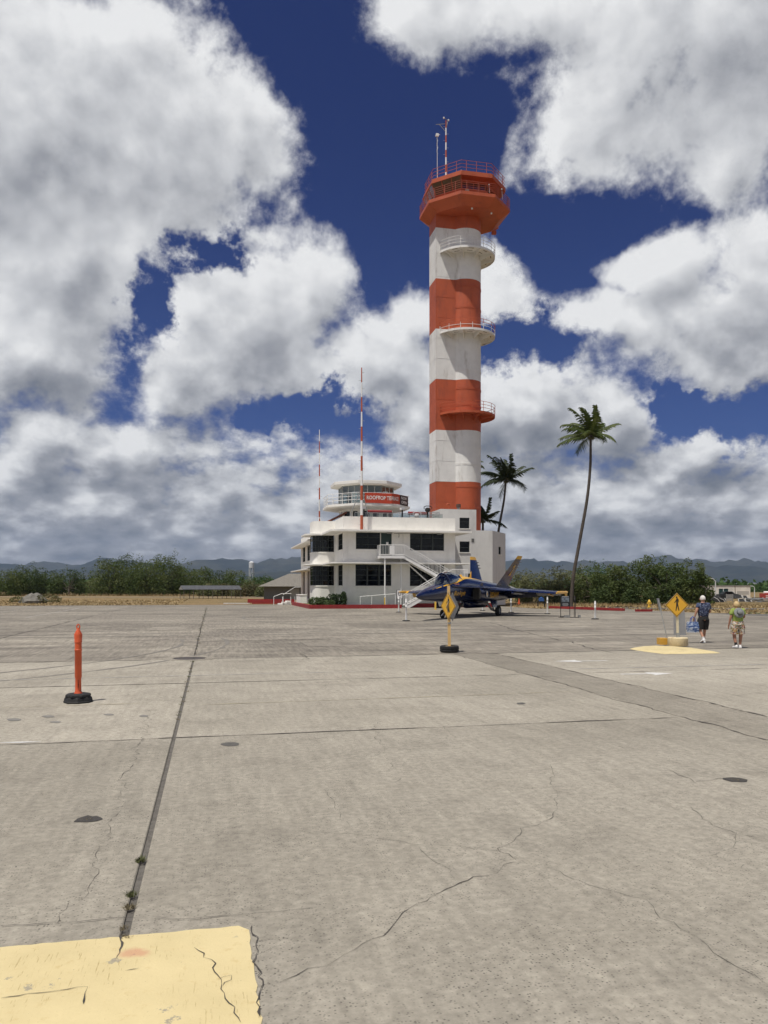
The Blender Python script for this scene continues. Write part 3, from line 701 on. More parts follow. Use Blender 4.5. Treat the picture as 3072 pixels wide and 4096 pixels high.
def window(parent, A, Bp, u0, u1, z0, z1, cols, rows, inset=.14, fw=.07, thick=(), sill=True, glass=None, frame=None, stag=0):
    A, Bp = Vector((*A,0)), Vector((*Bp,0)); d = (Bp-A).normalized(); n = Vector((d.y,-d.x,0)); P = lambda u, z, o: A+d*u-n*o+Vector((0,0,z))
    q = MB()
    us = [u0+(u1-u0)*i/cols for i in range(cols+1)]; zs = [z0+(z1-z0)*v for v in (rows if isinstance(rows, (list,tuple)) else [i/rows for i in range(rows+1)])]
    for i, u in enumerate(us):
        w = fw*2.2 if i in thick else fw; uu = u+(w/2 if i == 0 else -w/2 if i == cols else 0); q.bar(P(uu,z0,inset), P(uu,z1,inset), w, .08, n)
    for i, z in enumerate(zs):
        zz_ = z+(fw/2 if i == 0 else -fw/2 if i == len(zs)-1 else 0); q.bar(P(u0+.002,zz_,inset-.004), P(u1-.002,zz_,inset-.004), fw*.8, .07, n)
    W = part('window', q, frame or DARKFRAME, parent)
    for i in range(cols):
        for j in range(len(zs)-1):
            t = rnd.uniform(-.006,.006); s = MB(); s.add([P(us[i]+.02,zs[j]+.02,inset+.03+t), P(us[i+1]-.02,zs[j]+.02,inset+.03-t), P(us[i+1]-.02,zs[j+1]-.02,inset+.03-t*.5), P(us[i]+.02,zs[j+1]-.02,inset+.03+t*.5)], [(0,1,2,3)])
            part('pane', s, glass or DARKGLASS, W)
    if sill:
        s = MB(); s.slab3([P(u0-.06,z0-.09,-.07),P(u1+.06,z0-.09,-.07),P(u1+.06,z0,-.07),P(u0-.06,z0,-.07)], -n*.2); part('sill', s, WHITE, W)
    return W
ZT = 9.15
F0, F1 = (0,0), (11.75,0)
holes = [(1.3,3.82,5.87,7.56),(3.88,5.01,5.2,7.56),(6.92,10.56,5.79,7.56),(1.26,4.96,2.17,4.33),(6.91,10.58,2.15,4.33)]
q = wall_mb(F0, F1, 0, ZT, holes)
wall_mb((0,5.8), F0, 0, ZT, [(5.8-3.4,5.8-.35,5.85,7.5),(5.8-3.4,5.8-.35,2.2,4.3)], mb=q)
wall_mb(F1, (11.75,4.9), 0, ZT, mb=q)
part('wall', q, WHITE, B)
s = MB(); s.prism([(.3,.3),(11.45,.3),(11.45,16),(-.9,16),(-.9,7),(.3,7)], 8.2, 8.35); part('roof', s, mat('roof_gravel', (.35,.34,.32), .9, .1, 2), B)
s = MB(); s.box(.35,11.4,3.2,3.4,.2,8.1); part('inner_wall', s, DARKIN, B)
window(B, F0, F1, *holes[0], 2, [0,.28,.72,1], fw=.06)
window(B, F0, F1, *holes[2], 3, [0,.27,.72,1], thick=(1,2), fw=.075)
window(B, F0, F1, *holes[3], 3, [0,.26,.5,.75,1], thick=(1,2), fw=.075)
window(B, F0, F1, *holes[4], 3, [0,.26,.5,.75,1], thick=(1,2), fw=.075)
SL0 = (0,5.8)
window(B, SL0, F0, 2.4, 5.45, 5.85, 7.5, 4, 3, fw=.06); window(B, SL0, F0, 2.4, 5.45, 2.2, 4.3, 4, 4, fw=.06)
dr = MB(); dr.box(3.90,4.99,.12,.18,5.2,7.54); D_ = part('door', dr, mat('green_door', (.02,.045,.04), .5), B)
s = MB(); s.box(4.45,4.68,.10,.119,6.35,6.62); part('notice', s, WHITE_METAL, D_)
s = MB(); s.box(4.76,4.88,.112,.119,6.1,6.75); part('door_light', s, DARKGLASS, D_)
# canopies: thin ledges following the plan, with rounded corners
def arc(cx, cy, r, a0, a1, n=8): return [(cx+r*math.cos(R(a0+(a1-a0)*k/n)), cy+r*math.sin(R(a0+(a1-a0)*k/n))) for k in range(n+1)]
CAN = [(13.1,4.88)] + [(11.8,4.88)] + [(11.8,.05)] + [(-.05,.05)] + [(-.05,5.75),(-1.3,5.75)] + [(-2.25,6.9),(-2.25,9.5),(-3.15,9.5)] + arc(-2.2,6.35,.95,180,270)[:-1] + [(-1.9,5.4),(-1.4,5.4)] + arc(-.6,-.6,.8,180,270) + [(13.1,-1.4)]
def canopy(z, t, pts, m=WHITE):
    n = len(pts); s = MB(); s.prism(pts, z, z+t); return part('canopy', s, m, B)
canopy(7.58, .17, CAN); canopy(4.38, .13, CAN)
# bay with wrapped glazing, rounded at its outer corner
BAY = [(-.001,5.8),(-1.25,5.8)] + arc(-1.25,6.8,1.0,270,180,7)[1:] + [(-2.25,8.8),(-1.2,8.8)]
def bay_band(z0, z1, off=0.0, name='bay_wall', m=WHITE):
    pts = []
    for i, p in enumerate(BAY):
        p = Vector((*p,0)); c = Vector((-.9,7.2,0)); d = (p-c).normalized() if 0 < i < len(BAY)-1 else Vector((0,-1,0)) if i == 0 else Vector((0,1,0)); pts.append(p+d*off)
    q = MB(); n = len(pts)
    q.loft([[p+Vector((0,0,z0)) for p in pts], [p+Vector((0,0,z1)) for p in pts]], False, False)
    q.add([p+Vector((0,0,z1)) for p in pts], [tuple(range(n))]); q.add([p+Vector((0,0,z0)) for p in pts], [tuple(reversed(range(n)))])
    return part(name, q, m, B, True, R(50))
bay_band(0, 2.10); bay_band(2.10, 2.22, .06, 'bay_sill'); bay_band(4.31, 5.70); bay_band(5.70, 5.82, .06, 'bay_sill'); bay_band(7.60, ZT-.02)
for z0, z1, rows in ((5.82,7.58,(0,.28,.7,1)),(2.22,4.31,(0,.26,.5,.75,1))):
    ins = []
    for i, p in enumerate(BAY):
        p = Vector((*p,0)); c = Vector((-.9,7.2,0)); d = (p-c).normalized(); ins.append(p-d*.08)
    ins.insert(1, ins[0].lerp(ins[1],.5))
    fr = MB()
    for p in ins: fr.bar(p+Vector((0,0,z0)), p+Vector((0,0,z1)), .06)
    for r in rows:
        for a, b in zip(ins[:-1], ins[1:]): fr.bar(a+Vector((0,0,z0+(z1-z0)*r)), b+Vector((0,0,z0+(z1-z0)*r)), .06)
    W = part('window', fr, DARKFRAME, B)
    for a, b in zip(ins[:-1], ins[1:]):
        for r0, r1 in zip(rows[:-1], rows[1:]):
            s = MB(); s.add([a+Vector((0,0,z0+(z1-z0)*r0)), b+Vector((0,0,z0+(z1-z0)*r0)), b+Vector((0,0,z0+(z1-z0)*r1)), a+Vector((0,0,z0+(z1-z0)*r1))], [(3,2,1,0)]); part('pane', s, DARKGLASS, W)
# the long side wing running back
S0, S1 = (-1.2,27), (-1.2,8.8)
sw = [(27-25.2,27-22.2,5.3,7.2),(27-20.2,27-17.4,5.3,7.2),(27-15.6,27-12.9,5.3,7.2),(27-25.2,27-22.6,.6,4.0),(27-20.2,27-17.6,.6,4.0),(27-15.6,27-12.9,1.9,4.0)]
q = wall_mb(S0, S1, 0, 8.5, sw); wall_mb((11.7,27), S0, 0, 8.5, mb=q); part('wall', q, WHITE, B)
for k, h in enumerate(sw):
    if k in (3,4):
        s = MB(); s.add([(-1.05,27-h[0],h[2]),(-1.05,27-h[1],h[2]),(-1.05,27-h[1],h[3]),(-1.05,27-h[0],h[3])], [(0,1,2,3)]); part('door', s, mat('brown_door', (.06,.03,.02), .5), B)
    else: window(B, S0, S1, *h, 3, 3, fw=.07)
canopy(7.2, .16, [(-1.15,8.81),(-1.15,28),(-2.45,28),(-2.45,8.81)]); canopy(4.05, .13, [(-1.15,8.81),(-1.15,28.2),(-2.45,28.2),(-2.45,8.81)])
# annex blocks beside the tower
A0, A1, A2 = (11.62,4.9), (15.76,4.9), (17.67,4.9)
h1, h2, h3 = (13.82-11.62,14.97-11.62,8.52,9.71), (13.83-11.62,14.99-11.62,5.89,7.09), (14.2-11.62,15.1-11.62,2.2,3.55)
q = wall_mb(A0, A1, 0, 10.62, [h1,h2,h3]); wall_mb((11.62,8.3), A0, 9.0, 10.62, mb=q); wall_mb(A1, (15.76,8.3), 8.2, 10.62, mb=q)
C0, C1 = (17.67,4.9), (20.8,9.0)
wall_mb(A1, A2, 0, 8.33, mb=q); ch = (5.158*.45,5.158*.65,5.78,6.67); wall_mb(C0, C1, 0, 8.33, [ch], mb=q); wall_mb(C1, (20.8,15), 0, 8.33, mb=q)
part('annex_wall', q, mat('annex_white_stucco', (.68,.67,.64), .8, .05, 1.2, .15, 25, dirt=(.40,.38,.35), dscale=.6, damt=.35), B)
AN = MATS['annex_white_stucco']
s = MB(); s.prism([(11.9,5.2),(15.5,5.2),(15.5,8.3),(11.9,8.3)], 10.2, 10.3); part('roof', s, MATS['roof_gravel'], B)
s = MB(); s.prism([(15.8,5.2),(17.5,5.2),(20.5,9.0),(20.5,15),(15.8,15)], 7.9, 8.0); part('roof', s, MATS['roof_gravel'], B)
for h in (h1,h2,h3): window(B, A0, A1, *h, 1, [0,.45,1] if h is h2 else [0,.62,1], fw=.06)
window(B, C0, C1, *ch, 2, 2, fw=.05)
v = MB()
for k in range(5): v.box(15.2,15.5,4.86,4.93,7.05+k*.08,7.09+k*.08)
part('vent_louvre', v, GREY, B)
v = MB(); v.box(15.2,15.5,4.885,4.898,7.03,7.42); part('vent_backing', v, DARKIN, B)
# wall lamps, pipes, downpipe
for x in (4.75, 10.0): s = MB(); s.box(x-.25,x+.25,-.25,-.02,7.44,7.55); part('wall_lamp', s, GREY, B)
s = MB(); s.tube([(5.75,-.03,7.5),(5.75,-.08,7.2),(5.72,-.14,7.1),(5.68,-.2,7.15)], .03, 6); s.tube([(5.2,-.03,7.5),(6.9,-.03,7.5)], .02, 5); part('wall_spotlight', s, GREY, B)
s = MB(); s.tube([(6.2,-.03,5.3),(6.2,-.03,7.5)], .025, 5); part('conduit', s, WHITE, B)
# ---- pipe and cowl on the annex roof
V1 = thing('orange_vent_pipe', 'orange hooked vent pipe standing on the annex roof by the tower', 'vent pipe', bpos(13.0,5.8,10.3), PHI)
s = MB(); s.tube([(0,0,0),(0,0,.75),(-.05,0,.95),(-.2,0,1.02),(-.33,0,.98),(-.36,0,.85)], .09, 8); part('pipe', s, TORANGE, V1, True)
V2 = thing('rusty_vent_cowl', 'rusty cylindrical vent cowl on the annex roof beside the tower', 'vent cowl', bpos(14.05,6.0,10.3), PHI)
s = MB(); s.lathe([(.14,0),(.14,.55),(.2,.6)], 14); part('stack', s, STEEL, V2, True); s = MB(); s.lathe([(.2,.6),(.26,.62),(.26,1.0),(0,1.05)], 14); part('cap', s, mat('rusty_brown_metal', (.10,.06,.045), .8, .4, 10), V2, True, R(40))

# ------------------------------------------------------------------ lookout on the roof with its octagonal deck
L = thing('rooftop_lookout', 'white octagonal glazed lookout with railed deck on the building roof', 'lookout', bpos(4.1,9.0,8.35), PHI)
def oct3(r, z): return [Vector((r*math.cos(R(22.5+45*k)), r*math.sin(R(22.5+45*k)), z)) for k in range(8)]
LZ = -8.35
vs = oct3(3.1, 0)
q = MB(); q.loft([oct3(3.1,0), oct3(3.1,10.72+LZ)], False); part('drum', q, WHITE, L)
q = MB(); q.loft([oct3(2.9,10.6+LZ), oct3(4.9,10.72+LZ), oct3(5.0,10.78+LZ), oct3(5.0,11.02+LZ), oct3(2.9,11.06+LZ)], False); part('deck', q, WHITE, L)
q = MB(); q.loft([oct3(2.8,13.18+LZ), oct3(4.05,13.22+LZ), oct3(4.1,13.28+LZ), oct3(4.1,13.58+LZ), oct3(3.9,13.62+LZ), oct3(.3,13.9+LZ)], True); part('lookout_roof', q, WHITE, L)
fl = MB(); fl.add(oct3(2.95,11.1+LZ), [tuple(range(8))]); part('floor', fl, GREY, L)
for k in range(8):
    a, b = oct3(3.1,0)[k], oct3(3.1,0)[(k+1)%8]; fr = MB(); Pz = lambda p, z: p+Vector((0,0,z+LZ))
    n = 3
    for i in range(n+1): p = a.lerp(b, i/n); fr.bar(Pz(p,11.06), Pz(p,13.2), .07 if 0 < i < n else .12)
    for z in (11.1, 12.25, 13.16): fr.bar(Pz(a,z), Pz(b,z), .07)
    W = part('window', fr, mat('pale_green_frame', (.50,.53,.50), .5), L)
    for i in range(n):
        p, r = a.lerp(b,(i+.03)/n), a.lerp(b,(i+.97)/n)
        for z0, z1 in ((11.13,12.22),(12.28,13.13)): s = MB(); s.add([Pz(p,z0),Pz(r,z0),Pz(r,z1),Pz(p,z1)], [(0,1,2,3)]); part('pane', s, GLASS, W)
    if k in (3,4,5,6):
        n_ = Vector(((a+b).x,(a+b).y,0)).normalized()
        u0, u1 = (.12,.42) if k != 5 else (.05,.42)
        for (c0, c1, mm) in ((u0,u1,DARKGLASS),(.6,.85,mat('brown_door', (.06,.03,.02), .5) if k == 6 else DARKGLASS)):
            s = MB(); p, r = a.lerp(b,c0)+n_*.012, a.lerp(b,c1)+n_*.012; s.slab3([Pz(p,8.9),Pz(r,8.9),Pz(r,10.35),Pz(p,10.35)], n_*.02); part('lower_window', s, mm, L)
oct_rail(4.93, 11.02+LZ, 1.12, 3, 3, WHITE_METAL, L, rp=.03)
s = MB(); s.tube([(0,0,10.9+LZ),(0,0,13.2+LZ)], .12, 8); part('inner_post', s, WHITE, L)
# banner tied to the deck railing, folded round one corner
BAN = thing('rooftop_banner', 'orange and charcoal banner lettered ROOFTOP TERRACE NOW OPEN tied to the deck railing', 'banner', bpos(4.1,9.0,8.35), PHI)
v5, v6, v7 = oct3(5.0,0)[5], oct3(5.0,0)[6], oct3(5.0,0)[7]
def ban_pt(u, z, o=0.0):                       # u metres along the railing, 0 at the corner between the two sides
    e = v5 if u < 0 else v7; d = (e-v6).normalized(); nn = Vector((0,-1,0)) if u < 0 else Vector((v6+v7)).normalized(); nn.z = 0
    if abs(u) < .05: nn = v6.normalized()
    sag = .05*math.sin((u+2.9)*1.9)
    return v6+d*abs(u)+nn*(.05+o+.02*math.sin(u*3.1))+Vector((0,0,z+LZ+sag*.4))
def ban_sheet(u0, u1, z0, z1, m, name):
    q = MB(); n = 24; us = sorted([u0+(u1-u0)*i/n for i in range(n+1)]+([-.001,.001] if u0 < 0 < u1 else [])); lo = [ban_pt(u,z0) for u in us]; hi = [ban_pt(u,z1) for u in us]; k = len(us)
    q.add(lo+hi, [(i,i+1,k+i+1,k+i) for i in range(k-1)]); return part(name, q, m, BAN, True, R(30))
BO, BD = mat('banner_orange', (.50,.055,.02), .55), mat('banner_charcoal', (.045,.03,.03), .55)
ban_sheet(-2.95, 1.62, 11.02, 12.12, BO, 'orange_panel'); ban_sheet(1.62, 3.4, 11.02, 12.12, BD, 'charcoal_panel')
me = text_mesh('lettering', 'ROOFTOP TERRACE', .56, mat('banner_letters', (.80,.77,.72), .5), True, fn=lambda x, y: ban_pt(x*.80-.72, 11.57+y, .012)); link('lettering', me, BAN)
me = text_mesh('lettering', 'NOW', .44, MATS['banner_letters'], True, fn=lambda x, y: ban_pt(x+2.48, 11.80+y, .012)); link('lettering', me, BAN)
me = text_mesh('lettering', 'OPEN', .44, MATS['banner_letters'], True, fn=lambda x, y: ban_pt(x+2.5, 11.34+y, .012)); link('lettering', me, BAN)

# ---- striped masts by the building
M1 = thing('radio_mast', 'tall orange and white striped radio mast rising from the front ledge', 'radio mast', bpos(1.75,-.75,7.75), PHI)
mast(M1, (0,0,0), 16.2, 11, .15, .05)
s = MB(); s.bar((0,.1,4.2),(-1.0,1.4,1.4),.06); s.bar((0,.1,4.2),(1.0,1.4,1.4),.06); s.bar((0,.1,1.6),(0,1.2,1.6),.05); part('stay', s, STEEL, M1)
s = MB(); s.lathe([(0,.03),(.32,.03),(.32,0)], 12); part('base_plate', s, TORANGE, M1)
M2 = thing('striped_radio_mast', 'thinner orange and white striped mast on the side wing roof, left of the lookout', 'radio mast', bpos(-.4,14.6,8.3), PHI)
mast(M2, (0,0,0), 12.4, 9, .10, .04, WHITE_METAL, TORANGE)
s = MB(); s.bar((0,0,2.2),(-.5,-.6,0),.06); s.bar((0,0,2.2),(.5,-.6,0),.06); s.bar((0,0,2.2),(0,.7,0),.06); part('stay', s, WHITE_METAL, M2)
# ---- tiled stair roof beside the lookout
TS_ = thing('tiled_stair_roof', 'small sloping red clay tile roof left of the lookout drum', 'tiled roof', bpos(-.2,8.4,8.35), PHI)
TILE = mat('clay_tile', (.20,.075,.05), .8, .3, 4)
s = MB(); s.slab3([(-.6,-1.0,.55),(2.5,-1.0,2.15),(2.5,.6,2.15),(-.6,.6,.55)], (0,0,.06)); part('deck', s, TILE, TS_)
for k in range(8):
    for j in range(5):
        s = MB(); x0 = -.6+k*.388; z0 = .60+k*.2; y = -.95+j*.33; s.tube([(x0,y,z0+.05),(x0+.40,y,z0+.27)], [.13,.11], 7); part('tile', s, TILE, TS_)
s = MB(); s.box(-.5,2.4,-.4,.4,0,.5); part('wall', s, WHITE, TS_)
# ---- roof terrace fittings
def awning(name, label, x0, x1, y, z):
    t = thing(name, label, 'awning', bpos((x0+x1)/2, y, 8.35), PHI, 'rolled red awnings on the roof'); h = (x1-x0)/2
    s = MB(); s.tube([(-h,0,z-8.35),(h,0,z-8.35)], .17, 10); part('roll', s, mat('dark_red_canvas', (.24,.02,.02), .7, .15, 3), t, True, R(40))
    for x in (-h*.85, h*.85):
        s = MB(); s.tube([(x,0,0),(x,0,z-8.35-.15)], .035, 6); part('post', s, STEEL, t)
awning('rolled_awning', 'dark red rolled awning below the banner on the roof terrace', 3.0, 5.6, 2.6, 9.93)
awning('rolled_awning', 'dark red rolled awning between the lookout and the orange tower base', 7.4, 9.5, 2.6, 9.86)
RT = thing('terrace_railing', 'thin steel railing with glass infill along the roof terrace', 'railing', bpos(0,2.2,8.35), PHI)
for x in [1.6+1.18*k for k in range(9)]: s = MB(); s.tube([(x,0,0),(x,0,1.42)], .03, 6); part('post', s, STEEL, RT)
for z in (1.42,): s = MB(); s.tube([(1.6,0,z),(11.04,0,z)], .03, 6); part('rail', s, STEEL, RT)
for k in range(8): s = MB(); x = 1.65+1.18*k; s.add([(x,0,.75),(x+1.08,0,.75),(x+1.08,0,1.36),(x,0,1.36)], [(0,1,2,3)]); part('glass_panel', s, GLASS, RT)
RR = thing('roof_end_railing', 'grey pipe railing on the roof beside the tall annex block', 'railing', bpos(8.4,1.2,8.35), PHI)
for x in (0,1.0,2.0): s = MB(); s.tube([(x,0,0),(x,0,1.5)], .035, 6); part('post', s, STEEL, RR)
for z in (.9,1.2,1.5): s = MB(); s.tube([(0,0,z),(2,0,z),(2,3,z)], .03, 6); part('rail', s, STEEL, RR)
def viewer(label, x, y, h, m):
    t = thing('binocular_viewer', label, 'viewer', bpos(x,y,8.35), PHI)
    s = MB(); s.tube([(0,0,0),(0,0,h)], .09, 8); part('post', s, m, t)
    s = MB(); s.lathe([(.1,h-.02),(.26,h+.1),(.3,h+.25),(.22,h+.42),(0,h+.48)], 12); part('head', s, m, t, True); s = MB(); s.tube([(-.4,-.1,h+.3),(-.42,-.1,h+.52),(-.2,-.1,h+.62),(.2,-.1,h+.62),(.42,-.1,h+.52),(.4,-.1,h+.3)], .04, 6); part('yoke', s, m, t)
viewer('tall black coin binocular viewer on the roof edge', 8.95, .55, 1.45, BLACK)
viewer('short pale binocular viewer lower on the roof edge', 7.85, .8, .85, mat('pale_grey_metal', (.5,.5,.5), .5))
for x, lab in ((3.1,'white security camera on the roof left of the striped radio mast'),(7.2,'white security camera on a dark post below the banner end')):
    t = thing('security_camera', lab, 'camera', bpos(x-.6,2.0,8.35), PHI); s = MB(); s.tube([(0,0,0),(0,0,1.75)], .08, 6); part('post', s, BLACK, t); s = MB(); s.bar((-.25,-.3,1.85),(.25,.2,1.95),.22); part('housing', s, WHITE_METAL, t)
bt = thing('bistro_table', 'white folding table and chair on the roof by the short viewer', 'table', bpos(7.7,1.6,8.35), PHI)
s = MB(); s.lathe([(0,1.0),(.4,1.0),(.4,.96),(0,.96)], 12); part('top', s, WHITE_METAL, bt); s = MB(); s.tube([(-.3,0,0),(.3,0,.95)], .03, 6); s.tube([(.3,0,0),(-.3,0,.95)], .03, 6); part('leg', s, RUSTR, bt)

# ------------------------------------------------------------------ outside stair
ST_ = thing('outside_staircase', 'white steel outside staircase with two flights and a landing at the upper door', 'staircase', BLD0, PHI)
WM = WHITE_METAL
ZL, ZM = 5.16, 2.72
def flight(x0, x1, z0, z1, y0, y1, n):
    s = MB(); s.slab3([(x0,y0,z0-.02),(x1,y0,z1-.02),(x1,y0,z1-.32),(x0,y0,z0-.32)], (0,-.05,0)); part('stringer', s, WM, ST_)
    s = MB(); s.slab3([(x0,y1,z0-.02),(x1,y1,z1-.02),(x1,y1,z1-.32),(x0,y1,z0-.32)], (0,.05,0)); part('stringer', s, WM, ST_)
    for k in range(n):
        u = (k+.5)/n; x = x0+(x1-x0)*u; z = z0+(z1-z0)*(k+1)/(n+1); w = abs(x1-x0)/n*.6
        s = MB(); s.box(x-w,x+w,y0+.01,y1-.01,z-.06,z-.01); part('tread', s, WM, ST_)
def rail(pts, h=1.08, ext=0, name='handrail'):
    pts = [Vector(p) for p in pts]; s = MB()
    for dz in (h, .12): s.tube([p+Vector((0,0,dz)) for p in pts], .028, 6)
    part(name, s, WM, ST_)
    s = MB()
    for a, b in zip(pts[:-1], pts[1:]):
        k = max(2, int((b-a).length/.155))
        for i in range(k+1): p = a.lerp(b,i/k); s.tube([p+Vector((0,0,.10)), p+Vector((0,0,h-.01))], .022 if i % 9 == 0 else .013, 4, False)
    part('balusters', s, WM, ST_)
UX0, UX1, LYa, LYb = 5.95, 10.55, -1.5, -.35
s = MB(); s.box(3.45,UX0,-1.6,-.02,ZL-.06,ZL); part('landing', s, WM, ST_); s = MB(); s.box(3.42,UX0,-1.66,-1.60,ZL-.26,ZL+.02); s.box(3.42,3.46,-1.6,-.05,ZL-.26,ZL+.02); part('landing_edge', s, WM, ST_)
flight(UX0, UX1, ZL, ZM, LYa, LYb, 14)
s = MB(); s.box(UX1,UX1+1.65,-2.9,-.35,ZM-.14,ZM); part('middle_landing', s, WM, ST_)
flight(UX1, 5.75, ZM, .12, -2.9, -1.75, 15)
rail([(3.5,-.1,ZL),(3.5,-1.58,ZL),(UX0,-1.58,ZL),(UX1,LYa-.03,ZM)]); rail([(UX0+.1,LYb,ZL),(UX1,LYb,ZM),(UX1+1.6,LYb,ZM),(UX1+1.6,-2.88,ZM),(UX1,-2.93,ZM),(5.7,-2.93,.1)]); rail([(UX1-.3,-1.73,ZM-.1),(5.7,-1.73,.1)])
s = MB(); s.slab3([(4.4,-1.62,ZL+.1),(4.9,-1.62,ZL+.1),(4.9,-1.62,ZL+1.0),(4.4,-1.62,ZL+1.0)], (0,.02,0)); part('gate_panel', s, WM, ST_)
for x, y, z1 in ((3.95,-1.55,ZL-.05),(5.75,-.9,ZL-.05)): s = MB(); s.tube([(x,y,1.0),(x,y,z1)], .07, 10); part('post', s, WM, ST_)
s = MB(); s.tube([(3.95,-1.55,0),(3.95,-1.55,1.0)], .075, 10); part('post', s, YELLOW, ST_, label='yellow lower part of the landing post')
s = MB(); s.tube([(5.75,-.9,0),(5.75,-.9,1.0)], .07, 10); part('post', s, WM, ST_)
s = MB(); s.bar((6.0,-.5,ZL-.3),(9.1,-.5,2.2),.11); s.bar((9.1,-.5,2.2),(10.6,-.5,ZM-.1),.11); part('brace', s, WM, ST_)
for x in (UX1+.1, UX1+1.5): s = MB(); s.tube([(x,-2.7,0),(x,-2.7,ZM-.1)], .06, 8); part('post', s, WM, ST_)
# ------------------------------------------------------------------ jet fighter on display
NAVY = mat('gloss_navy_paint', (.0035,.010,.050), .26, .12, 1.2, coat=.35)
GOLD = mat('gloss_yellow_paint', (.74,.40,.015), .35, .06, 2, coat=.3)
GEARW = mat('gear_grey_paint', (.30,.30,.29), .5, .15, 8)
J = thing('jet_fighter', 'navy blue jet fighter with yellow trim parked in front of the building', 'jet fighter', (6.44,55.2,0), math.atan2(-.891,-.454))
XS = 9.9
SECT = [(0,.02,1.50,1.46,2),(.12,.09,1.56,1.39,2),(.4,.19,1.66,1.30,2),(1.0,.34,1.83,1.19,2.1),(2.0,.50,2.04,1.13,2.2),(3.0,.59,2.22,1.10,2.3),(4.0,.63,2.36,1.08,2.4),(5.2,.66,2.50,1.08,2.5),(6.2,.68,2.74,1.08,2.4),(6.9,.70,2.78,1.08,2.4),(8.0,.74,2.72,1.06,2.4),(9.5,.82,2.60,1.05,2.5),(11.2,.95,2.46,1.06,2.6),(13.0,1.05,2.34,1.10,2.7),(14.6,1.0,2.22,1.22,2.7),(15.8,.75,2.05,1.38,2.6),(16.4,.45,1.92,1.5,2.5)]
def sect(s):
    for a, b in zip(SECT[:-1], SECT[1:]):
        if a[0] <= s <= b[0]:
            t = (s-a[0])/(b[0]-a[0]); return [a[i]+(b[i]-a[i])*t for i in range(5)]
    return SECT[-1]
def fus_pt(s, th, k=1.0):                     # th measured from the top towards the left side
    _, w, zt, zb, e = sect(s); zc, h = (zt+zb)/2, (zt-zb)/2; c, d = math.cos(th), math.sin(th)
    return Vector((XS-s, k*w*math.copysign(abs(d)**(2/e), d), zc+k*h*math.copysign(abs(c)**(2/e), c)))
q = MB(); sts = [0,.12,.25,.4,.7,1,1.5,2,2.5,3,3.5,4,4.6,5.2,5.7,6.2,6.9,7.4,8,8.8,9.5,10.4,11.2,12,13,13.8,14.6,15.2,15.8,16.4]
q.loft([[fus_pt(s, 2*math.pi*k/32) for k in range(32)] for s in sts]); part('fuselage', q, NAVY, J, True, R(60))
# canopy
CAN_S = [(2.75,.05,2.18),(3.1,.26,2.44),(3.5,.38,2.68),(4.0,.45,2.90),(4.6,.48,3.02),(5.2,.46,3.00),(5.8,.40,2.92),(6.3,.30,2.84),(6.7,.14,2.78)]
rings = []
for s, w, zt in CAN_S:
    zb = fus_pt(s, R(32)).z-.05; rings.append([Vector((XS-s, w*math.sin(a)*1.08, zb+(zt-zb)*math.cos(a))) for a in [R(-90+15*k) for k in range(13)]])
q = MB(); q.loft(rings, False, False); cano = part('canopy', q, GLASSD, J, True, R(80))
for s, w, zt in ((3.98,.45,2.90),(6.25,.31,2.85)):
    q = MB(); zb = fus_pt(s, R(32)).z-.05; q.tube([Vector((XS-s, w*math.sin(R(-90+15*k))*1.09, zb+(zt+.012-zb)*math.cos(R(-90+15*k)))) for k in range(13)], .045, 6); part('canopy_frame', q, NAVY, cano)
q = MB(); q.cbox((XS-5.0,0,2.45),.25,.42,.75); q.cbox((XS-5.0,0,2.80),.2,.26,.2); part('ejection_seat', q, DARKIN, J)
q = MB(); q.cbox((XS-3.75,0,2.45),.3,.5,.28); part('instrument_cowl', q, DARKIN, J)
# yellow spine and sweeping side stripe
def fus_strip(pairs, name='yellow_trim', k=1.012):
    q = MB(); n = 6; rows = []
    for s, t0, t1 in pairs: rows.append([fus_pt(s, R(t0+(t1-t0)*i/n), k) for i in range(n+1)])
    q.loft(rows, False, False); return part(name, q, GOLD, J, True, R(60))
for sg in (1,-1): fus_strip([(1.6,sg*40,sg*40.5),(2.4,sg*42,sg*47),(3.4,sg*41,sg*49),(4.4,sg*38,sg*48),(5.2,sg*34,sg*49),(5.8,sg*27,sg*49),(6.4,sg*14,sg*46),(6.9,0,sg*44),(7.6,0,sg*38),(8.6,0,sg*33),(9.8,0,sg*27),(11.2,0,sg*20),(12.4,0,sg*11),(13.2,0,sg*1)])
